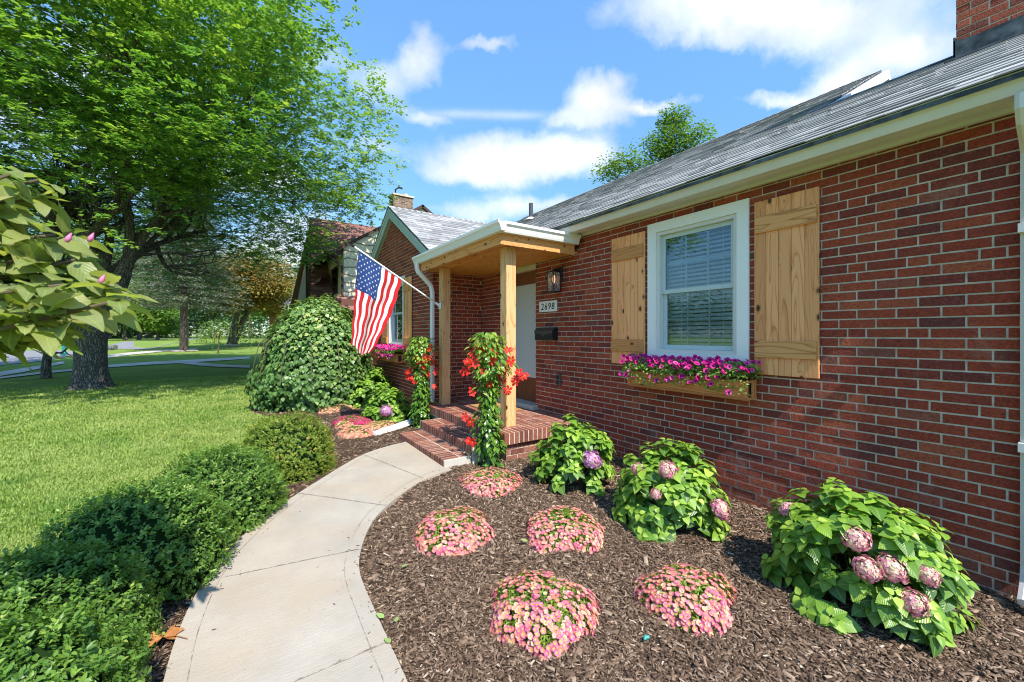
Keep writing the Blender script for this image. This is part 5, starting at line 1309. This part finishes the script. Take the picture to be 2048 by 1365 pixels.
# ---- pale house farther down the street
q = wd(592, 600, 40); fh = thing('distant_house', 'pale house with grey hipped roof far down the street, seen above the redbud', 'house', (q.x, q.y, 0))
mb = MB(); mb.box((-1.6, 0, 0), (6, 7, 3.7)); mb.build('wall', M_white, fh)
mb = MB(); mb.add([(-2.1,-.5,3.7),(6.4,-.5,3.7),(6.4,7.5,3.7),(-2.1,7.5,3.7),(1.2,3.5,6.9),(4,3.5,6.9)], [(0,1,5,4),(1,2,5),(2,3,4,5),(3,0,4),(3,2,1,0)]); mb.build('roof', M_shingle, fh)
mb = MB(); mb.box((-2.3,-1.2,0),(-1.55,-.5,4.75)); mb.box((-2.36,-1.26,4.75),(-1.49,-.44,4.9)); mb.build('chimney', simple('orange brick', (.40,.15,.08), .9, .3, 9), fh)

# ---------------------------------------------------------------- trees
m, t = material('furrowed bark'); P = pos(t)
v_ = t.n('ShaderNodeTexVoronoi', {'Scale': 15, 'Randomness': 1}, feature='DISTANCE_TO_EDGE'); t.set(v_, 'Vector', t.vm('ADD', t.mapping(P, scale=(1.6,1.6,.32)), t.vm('MULTIPLY', t.n('ShaderNodeTexNoise', {'Vector': P, 'Scale': 7.0}).outputs[1], (.12,.12,.12))))
e_ = t.ramp(v_.outputs[0], [(0, (0,0,0)), (.22, (1,1,1))]); n_ = t.noise(P, 40, 5)
c = t.mix(e_, c4((.085,.072,.060)), t.ramp(n_, [(.3, (.17,.15,.125)), (.7, (.32,.285,.24))]))
t.out(principled(t, c, .95, .1, t.bump(t.m('ADD', e_, t.m('MULTIPLY', n_, .4)), .9, .04))); M_bark = m
def limb_path(p, d, L, r0, r1, n=8, wob=.12, up=.0):
    pts = [np.array(p, float)]; rad = [r0]; d = np.array(d, float); d /= np.linalg.norm(d)
    for i in range(n):
        d = d+rng.normal(0, wob, 3)+np.array([0,0,up]); d /= np.linalg.norm(d); pts.append(pts[-1]+d*L/n); rad.append(r0+(r1-r0)*(i+1)/n)
    return pts, rad, d
def leafy(name, parent, C, size, nleaf, mat, leaf=.1, flat=.45, droop=.3, tpl=(LQ, LQF), zlo=None):
    """leaves gathered in flattened sprays around the points C"""
    m_ = len(C); idx_ = rng.integers(0, m_, nleaf); off = rng.normal(0, 1, (nleaf, 3))*np.array([1,1,flat])
    off /= np.maximum(1, np.linalg.norm(off, axis=1, keepdims=True)/1.7)
    S = size[idx_] if isinstance(size, np.ndarray) else np.full(nleaf, size)
    P = C[idx_]+off*S[:,None]; P[:,2] -= droop*S*(off[:,0]**2+off[:,1]**2)*.25
    N = unit(rdir(nleaf)*.55+np.array([0,-.25,1.])); tip = unit(off*np.array([1,1,0])+rdir(nleaf)*.8+np.array([0,0,-.35]))
    cr = rng.normal(0, .19, m_)[idx_]+rng.beta(2, 2, nleaf)
    V, Fc, r, _, _ = scatter(tpl[0], tpl[1], P, frames(N, tip), rng.uniform(.7, 1.3, nleaf)*leaf, np.clip(cr, 0, 1))
    return npmesh(name, V, Fc, mat, parent, r)
def sprayed(name, parent, C, size, nspray, kleaf, mat, leaf, flat=.4):
    """foliage as leafy twig ends: clumps > sprays > leaves"""
    ci = np.repeat(np.arange(len(C)), nspray); off = rng.normal(0, 1, (len(ci), 3))*np.array([1,1,flat]); off /= np.maximum(1, np.linalg.norm(off, axis=1, keepdims=True)/1.6)
    Sp = C[ci]+off*size[ci][:,None]; Sp[:,2] -= .12*size[ci]*(off[:,0]**2+off[:,1]**2)
    ax = unit(off*np.array([1,1,.3])+rdir(len(Sp))*.5+np.array([0,0,-.12])); bright = rng.normal(0, .15, len(C))[ci]+rng.normal(0, .10, len(ci))
    m_ = len(Sp)*kleaf; ii = np.repeat(np.arange(len(Sp)), kleaf); a_ = ax[ii]; t_ = rng.uniform(-.5, .5, m_)
    sd = unit(np.cross(a_, np.array([0,0,1.]))+1e-6)*np.where(rng.random(m_) < .5, -1, 1)[:,None]
    P = Sp[ii]+a_*(t_*leaf*3.2)[:,None]+rng.normal(0, .16*leaf, (m_, 3)); tip = unit(sd*1.0+a_*rng.uniform(.2, 1.4, m_)[:,None]+rdir(m_)*.35+np.array([0,0,-.25]))
    N = unit(np.array([0,-.18,1.])+rdir(m_)*.42)
    V, Fc, r, _, _ = scatter(LQ, LQF, P, frames(N, tip), rng.uniform(.75, 1.25, m_)*leaf, np.clip(.5+bright[ii]+rng.normal(0, .10, m_), 0, 1))
    return npmesh(name, V, Fc, mat, parent, r)
M_oak = leafmat('broad tree leaf', [(0, (.060,.150,.036)), (.4, (.135,.265,.056)), (.75, (.26,.39,.080)), (1, (.44,.52,.13))], .45, .36, .5)
bt = thing('shade_tree', 'huge leafy tree with thick forked furrowed trunk on the front lawn', 'tree', (0,0,0))
tb = wg(181, 778, 0); bt.location = tb
mb = MB(); n_ = 28; vs = []; fs = []; hs_ = [0, .06, .15, .3, .55, .9, 1.3, 1.7, 2.0]
for i, h in enumerate(hs_):
    R0 = .335+.17*math.exp(-h*5)-.01*h+(.05 if h > 1.5 else 0)
    for j in range(n_):
        a = 2*math.pi*j/n_; r_ = R0*(1+.10*math.exp(-h*4)*math.sin(a*5+.6)+.04*mnoise.noise(Vector((math.cos(a)*2, math.sin(a)*2, h*2))))
        vs.append((r_*math.cos(a)*(1.1 if h > 1.5 else 1), r_*math.sin(a), h))
for i in range(len(hs_)-1):
    for j in range(n_): fs.append((i*n_+j, i*n_+(j+1)%n_, (i+1)*n_+(j+1)%n_, (i+1)*n_+j))
mb.add(vs, fs)
tips = []; segs = []
def grow(p, d, L, r0, lev):
    pts, rad, de = limb_path(p, d, L, r0, r0*.55, 7, .10, .02); mb.tube(pts, rad, 12 if lev < 2 else 6, cap=False)
    if lev >= 2: segs.extend([(q, lev) for q in pts[2:]])
    if lev == 4: tips.append(pts[-1]); return
    nb_ = [4, 4, 3, 3][lev]
    for k in range(nb_):
        s = pts[-1] if k == 0 else pts[random.randint(3, 6)]
        dd = de+rng.normal(0, .62, 3)+np.array([0, 0, .10 if lev < 2 else -.05]); grow(s, dd, L*random.uniform(.62, .82), r0*random.uniform(.45, .62), lev+1)
for d, r0 in (((-.45, .1, 1.2), .24), ((.42, -.05, 1.15), .25), ((.05, .3, 1.3), .18)):
    grow((d[0]*.35, d[1]*.35, 1.75), d, 2.9, r0, 0)
env_c = np.array([-.3, .0, 7.9]); env_r = np.array([7.7, 7.9, 5.9])
nC = 1080; d_ = rdir(nC*2); d_ = d_[d_[:,2] > -.80][:nC]; s_ = rng.random(len(d_))**.36
C = env_c+d_*env_r*s_[:,None]*(1+.42*np.array([mnoise.noise(Vector((a*2.6, b*2.6, c_*2.6))) for a, b, c_ in d_]))[:,None]
cam_rel = np.array([-tb.x, -tb.y, CH-tb.z])
lat_ = C[:,0]*CA-C[:,1]*SA; nr_ = -(C[:,0]*SA+C[:,1]*CA)
C = C[C[:,2] > 3.1+.52*np.maximum(0, lat_-3.2)+.42*np.maximum(0, nr_-2.5)]
vv = (C-cam_rel); zc_ = vv[:,0]*SA+vv[:,1]*CA; C = C[(zc_ > 3.5) & (C[:,1]+tb.y > 5.0)]
# branches that lead to the foliage masses
S_ = np.array([q for q, l in segs])
for q in C[rng.random(len(C)) < .55]:
    dd = np.linalg.norm(S_-q, axis=1); s0 = S_[dd.argmin()]
    if .3 < dd.min() < 2.6: mb.tube([tuple(s0), tuple((s0+q)/2+rng.normal(0, .15, 3)+np.array([0,0,.15])), tuple(q)], [.020, .013, .006], 5, cap=False)
mb.build('trunk', M_bark, bt, smooth=True)
sprayed('crown', bt, C, rng.uniform(.45, .85, len(C)), 32, 13, M_oak, .104, .40)
def tree(name, base, H, crown_c, crown_r, ncl, nleaf, leaf, mat, label, trunk_r=.15, bark=None, group=None, cl=.5, flat=.5, lobes=None, cat='tree', stems=1, low=-.75, power=.4):
    o = thing(name, label, cat, tuple(base), group=group); mb = MB()
    for q in range(stems):
        a = q*2.1; sx = .25*(stems > 1)
        top = Vector(crown_c)+Vector((math.cos(a)*sx*4, math.sin(a)*sx*4, crown_r[2]*.3))
        pts = [Vector((0,0,0)).lerp(top, k/6)+Vector((.04*H*.1*math.sin(k*2+q), .04*H*.1*math.cos(k*1.7), 0))*(k > 0) for k in range(7)]
        mb.tube(pts, [trunk_r*(1.25 if k == 0 else 1-.13*k) for k in range(7)], 10, cap=False)
    cc = np.array(crown_c, float); rr_ = np.array(crown_r, float)
    if lobes is None:
        d = rdir(ncl*3); d = d[d[:,2] > low][:ncl]; s = rng.random(len(d))**power
        sd = rng.uniform(0, 99); C = cc+d*rr_*s[:,None]*(1+.22*np.array([mnoise.noise(Vector((a*2+sd, b*2, c_*2))) for a, b, c_ in d]))[:,None]
    else:
        C = []
        for (lc, lr, k) in lobes:
            d = rdir(k); C.append(np.array(lc)+d*np.array(lr)*(rng.random(k)**.45)[:,None])
        C = np.concatenate(C)
    for q in C[::max(1, len(C)//26)]:
        s0 = Vector((0,0,0)).lerp(Vector(crown_c), random.uniform(.55, .95)); mb.tube([s0, (s0+Vector(q))/2+Vector((0,0,.05*H)), Vector(q)], [trunk_r*.35, trunk_r*.2, trunk_r*.08], 5, cap=False)
    mb.build('trunk', bark or M_bark, o, smooth=True)
    leafy('crown', o, C, rng.uniform(.7, 1.3, len(C))*cl, nleaf, mat, leaf, flat); return o
M_mid = leafmat('far tree leaf', [(0, (.060,.125,.022)), (.5, (.12,.22,.032)), (1, (.21,.32,.055))], .35, .5, .25)
M_dk = leafmat('dark far leaf', [(0, (.022,.060,.014)), (.5, (.045,.105,.022)), (1, (.085,.16,.035))], .3, .5, .25)
M_yg = leafmat('yellow green leaf', [(0, (.09,.16,.018)), (.5, (.18,.25,.025)), (1, (.30,.34,.05))], .4, .5, .25)
M_cop = leafmat('bronze leaf', [(0, (.13,.10,.025)), (.5, (.24,.17,.04)), (1, (.34,.28,.07))], .3, .5, .25)
M_spr = leafmat('blue green needles', [(0, (.11,.10,.075)), (.5, (.18,.215,.155)), (1, (.28,.34,.26))], .15, .6, .2)
# tree rising behind the roof
b = wd(1310, 340, 22); q0 = wd(1345, 295, 22); q1 = wd(1262, 325, 22); q2 = wd(1222, 350, 22); q3 = wd(1395, 285, 22); q4 = wd(1350, 240, 22)
bb = Vector((b.x, b.y, 0)); rel = lambda q: tuple(q-bb)
tree('tall_tree', bb, 12, rel(wd(1325, 350, 22)), (2.4,2.4,2), 0, 9000, .16, M_mid, 'green tree top rising behind the main roof', .2, lobes=[(rel(q0), (1.35,1.35,1.15), 26), (rel(q1), (.7,.7,.5), 8), (rel(q2), (.45,.45,.45), 6), (rel(q3), (.7,.7,.45), 6), (rel(q4), (.7,.7,.5), 8), (rel(wd(1330,360,22)), (1.5,1.5,.8), 14)], cl=.42, flat=.7)
# blue spruce with bare lower trunk
sb = wg(368, 703, 0); sp_ = thing('blue_spruce', 'tall blue green spruce with bare lower trunk beside the pavement', 'tree', tuple(sb)); dS = sb.x*SA+sb.y*CA
kS = dS/F; mb = MB(); HT = 340*kS; mb.tube([(0,0,0),(0,0,HT*.3),(0,0,HT*.7),(0,0,HT)], [7.5*kS, 6*kS, 3.5*kS, .02], 10)
Cs = []; Tn = []
z = 95*kS
while z < HT:
    f = (z-95*kS)/(HT-95*kS); Lb = (118*kS)*(1-f*.72)*(.75+.25*min(1, f*6)) ; nb_ = 11
    for k in range(nb_):
        a = 2*math.pi*k/nb_+z*3+rng.uniform(-.2, .2); L = Lb*rng.uniform(.75, 1.1); e = Vector((L*math.cos(a), L*math.sin(a), z-.10*L+rng.uniform(-.1, .1)))
        mb.tube([(0,0,z), tuple(e*.55+Vector((0,0,z*.45+.02*L))), tuple(e)], [.035, .022, .008], 5, cap=False)
        for s in np.linspace(.25, 1, 9):
            p = np.array([L*s*math.cos(a), L*s*math.sin(a), z-.10*L*s]); Cs.append(p); Tn.append((math.cos(a), math.sin(a), -.1))
    z += 13*kS
mb.build('trunk', simple('spruce bark', (.13,.095,.075), .95, .3, 12), sp_)
Cs = np.array(Cs); Tn = np.array(Tn); k = 34; ii = np.repeat(np.arange(len(Cs)), k); n = len(ii)
P = Cs[ii]+rng.normal(0, 1, (n, 3))*np.array([.26,.26,.085]); tip = unit(Tn[ii]+rdir(n)*.8+np.array([0,0,-.1])); N = unit(rdir(n)*.6+np.array([0,0,1]))
TN = np.array([(0,0,0),(.13,.5,0),(0,1,0),(-.13,.5,0)], float)
V, Fc, r, _, _ = scatter(TN, np.array([(0,1,2,3)]), P, frames(N, tip), rng.uniform(.12, .24, n), np.clip(rng.beta(2,2,n)+np.repeat(rng.normal(0,.15,len(Cs)), k), 0, 1)); npmesh('crown', V, Fc, M_spr, sp_, r)
# bronze tree behind
b = wg(462, 690, 0); d0 = b.x*SA+b.y*CA; k_ = d0/F
tree('bronze_tree', b, 10, (40*k_*.829, -40*k_*.559, 118*k_), (78*k_, 78*k_, 72*k_), 130, 30000, 5.2*k_, M_cop, 'bronze leaved tree with several stems behind the spruce', 7*k_, None, None, 14*k_, .45, stems=3)
b = Vector((wd(545, 600, 62).x, wd(545, 600, 62).y, .8)); tree('round_tree', b, 12, (0,0,5.5), (3.2,3.2,3.5), 70, 12000, .30, M_mid, 'round green tree crown standing between the bronze tree and the neighbour', .3, None, None, .8)
b = Vector((wd(604, 560, 50).x, wd(604, 560, 50).y, .8)); tree('small_far_tree', b, 8, (0,0,8.2), (1.2,1.2,1.6), 20, 2500, .22, M_mid, 'small tree top peeping left of the neighbouring roof', .15, None, None, .45)
# street trees beyond the lawn
sts = [(250,694,46,120,110,M_mid,'street tree with slim trunk just right of the shade tree trunk'), (278,690,52,110,100,M_dk,'dark street tree second to the right of the shade tree'), (315,691,47,75,70,M_mid,'low street tree with thick trunk by the kerb, left of the spruce'),
       (420,680,70,150,140,M_dk,'tall dark tree behind the spruce'), (-40,705,40,300,260,M_dk,'dark tree at the far left across the road'), (60,700,52,260,200,M_mid,'tree across the road behind the orange fence'), (150,697,56,260,190,M_dk,'dark tree across the road behind the shade tree'),
       (215,690,64,230,170,M_mid,'green tree at the far side of the road behind the trunk'), (355,682,90,200,160,M_mid,'distant tree at the end of the road'), (300,684,80,220,180,M_dk,'distant dark tree beyond the road bend'), (500,684,75,190,150,M_mid,'distant tree behind the bronze tree'),
       (-160,720,36,330,260,M_mid,'tree beyond the left edge across the road')]
for (u, v, d, hpx, wpx, mt, lb) in sts:
    g = wd(u, v, d); z = float(G(g.x, g.y)); H = hpx*d/F; W_ = wpx*d/F*.5
    tree('street_tree', (g.x, g.y, z), H, (0,0,H*.60), (W_, W_, H*.44), 60, 7000, .30*d/50, mt, lb, .011*H+.12, group='trees along the street', cl=W_*.24, flat=.6, low=-.9)
# hedges closing the far side
def hedge(name, u0, u1, d, h, mat, label, v=690):
    a, b = wd(u0, v, d), wd(u1, v, d); c = (a+b)/2; z = float(G(c.x, c.y)); o = thing(name, label, 'hedge', (c.x, c.y, z)); L = (b-a).length; e = np.array((b-a).normalized())
    n_ = int(L*2.6); C = np.array([0,0,0])+np.outer(rng.uniform(-L/2, L/2, n_), e)+rng.normal(0, .6, (n_, 3))*np.array([1,1,0])+np.column_stack([np.zeros(n_), np.zeros(n_), rng.uniform(.1, 1, n_)*h])
    mb = MB()
    for q in C[::4]: mb.tube([(q[0], q[1], 0), (q[0]+.1, q[1], q[2]*.5), tuple(q)], [.05,.04,.02], 5)
    mb.build('stems', M_stem, o); leafy('foliage', o, C, .55, int(n_*110), mat, .19*d/45, .8); return o
hedge('leafy_hedge', 395, 560, 40, 2.3, M_mid, 'broad leafy green hedge between the spruce and the redbud')
hedge('yellow_shrub', 478, 530, 26, 1.6, M_yg, 'yellow green shrub beside the bronze tree stems')
hedge('dark_hedge', -260, 130, 44, 2.4, M_dk, 'dark hedge across the road behind the orange fence', 700)
hedge('far_hedge', 200, 420, 84, 3.5, M_dk, 'distant dark hedge at the end of the road', 680)
# far wood: one mass nobody could count
n_ = 420; az = rng.uniform(R(-62), R(8), n_); dd = rng.uniform(95, 150, n_); C = np.stack([dd*np.sin(az), dd*np.cos(az), rng.random(n_)**.8*9+1.2], -1)
o = leafy('far_wood', None, C, 2.4, 42000, M_dk, .9, .8); tag(o, 'far belt of woodland closing the end of the street', 'woods', kind='stuff')
# small bare branched tree near the pavement
b = wg(92, 757, 0); o = thing('small_bare_tree', 'small dark leaning tree with bare twisting twigs left of the shade tree', 'tree', tuple(b)); mb = MB(); kb = (b.x*SA+b.y*CA)/F
rt_ = Vector((CA, -SA, 0)); upv = Vector((0,0,1))
def bp(l, r0, r1): mb.tube([rt_*(x*kb)+upv*(y*kb)+Vector((0, .02*i, 0)) for i, (x, y) in enumerate(l)], list(np.linspace(r0, r1, len(l))*kb), 7, cap=False)
bp([(0,0),(-1,20),(3,50),(8,78),(16,105),(22,130),(30,170)], 8.5, 2.5); bp([(3,45),(-14,60),(-30,62),(-44,72)], 2.4, .8); bp([(4,42),(18,52),(30,50),(48,66),(60,70)], 2.6, .7); bp([(6,38),(16,48),(36,54),(52,42)], 1.6, .5)
bp([(10,84),(-6,100),(-14,125),(-20,150)], 2.6, 1); bp([(12,90),(24,108),(26,118)], 1.6, .6); bp([(-14,60),(-22,68),(-36,80)], 1.2, .4)
mb.build('trunk', M_bark, o, smooth=True)
C = np.array([tuple(rt_*(x*kb)+upv*(y*kb)) for x, y in ((30,170),(-20,150),(10,160),(-40,150),(45,160),(0,185),(-10,120),(-44,75))]); leafy('crown', o, C, .45, 1600, M_dk, .09)
# roadside bits
def at_g(u, v): g = wg(u, v, 0); return g, (g.x*SA+g.y*CA)/F
g, k = at_g(128, 712); o = thing('green_post', 'teal green post standing on the verge behind the bare tree', 'post', tuple(g)); mt = simple('teal paint', (.02,.20,.17), .5)
mb = MB(); mb.tube([(0,0,0),(0,0,6*k),(0,0,8*k)], [5*k,5*k,3.3*k], 12); mb.build('base', mt, o); mb = MB(); mb.tube([(0,0,8*k),(0,0,34*k)], [3.3*k,2.8*k], 12); mb.build('shaft', mt, o)
mb = MB(); mb.tube([(0,0,34*k),(0,0,37*k),(0,0,44*k),(0,0,47*k)], [3*k,4.6*k,4.6*k,1.5*k], 12); mb.build('cap', mt, o)
g, k = at_g(222, 700); o = thing('grey_barrel', 'grey round barrel lying on the grass right of the shade tree trunk', 'barrel', tuple(g))
mb = MB(); a_ = Vector((CA, -SA, 0)); mb.tube([a_*(-9*k)+Vector((0,0,5*k)), a_*(9*k)+Vector((0,0,5*k))], 5.2*k, 16); mb.build('body', simple('grey drum', (.16,.17,.15), .6, .2, 4), o)
mb = MB()
for s in (-6, 0, 6): mb.tube([a_*((s-.4)*k)+Vector((0,0,5*k)), a_*((s+.4)*k)+Vector((0,0,5*k))], 5.5*k, 16)
mb.build('hoop', simple('drum hoop', (.08,.08,.08), .5), o)
a0, a1 = wd(30, 685, 41), wd(84, 683, 41); z = float(G(a0.x, a0.y)); o = thing('orange_fence', 'orange wooden picket fence across the road at the far left', 'fence', (a0.x, a0.y, z)); e = (a1-a0); e.z = 0; L = e.length; e.normalize(); kk = 41/F
mb = MB(); mo = simple('orange stained wood', (.72,.24,.05), .7, .15, 3); x = 0; nv = Vector((-e.y, e.x, 0))
while x < L: mb.fbox(e*x, e*.10, nv*.03, Vector((0,0,1.35+.25*x/L))); x += .16
mb.build('picket', mo, o); mb = MB()
for zz in (.35, 1.05): mb.fbox(Vector((0,0,zz))-nv*.0-nv*.04, e*L, nv*.035, Vector((0,0,.09)))
mb.build('rail', mo, o)
def stone(u, v, wpx, hpx, label, name='edging_stone'):
    g, k = at_g(u, v); me = bpy.data.meshes.new(name); bm = bmesh.new(); bmesh.ops.create_icosphere(bm, subdivisions=3, radius=1)
    for q in bm.verts: q.co *= 1+.25*mnoise.noise(q.co*1.7+Vector((u, 0, 0))); q.co = Vector((q.co.x*wpx*k*.5, q.co.y*wpx*k*.5, max(0, q.co.z*.7+.3)*hpx*k))
    bm.to_mesh(me); bm.free(); o = link(name, me, M_st, None, True); o.location = g; tag(o, label, 'stone')
M_st = simple('field stone', (.36,.31,.25), .9, .25, 6)
stone(355, 704, 26, 3, 'flat pale stone at the left foot of the spruce'); stone(384, 703, 20, 3, 'flat pale stone at the right foot of the spruce'); stone(462, 690, 22, 7, 'rounded tan stone at the foot of the bronze tree')
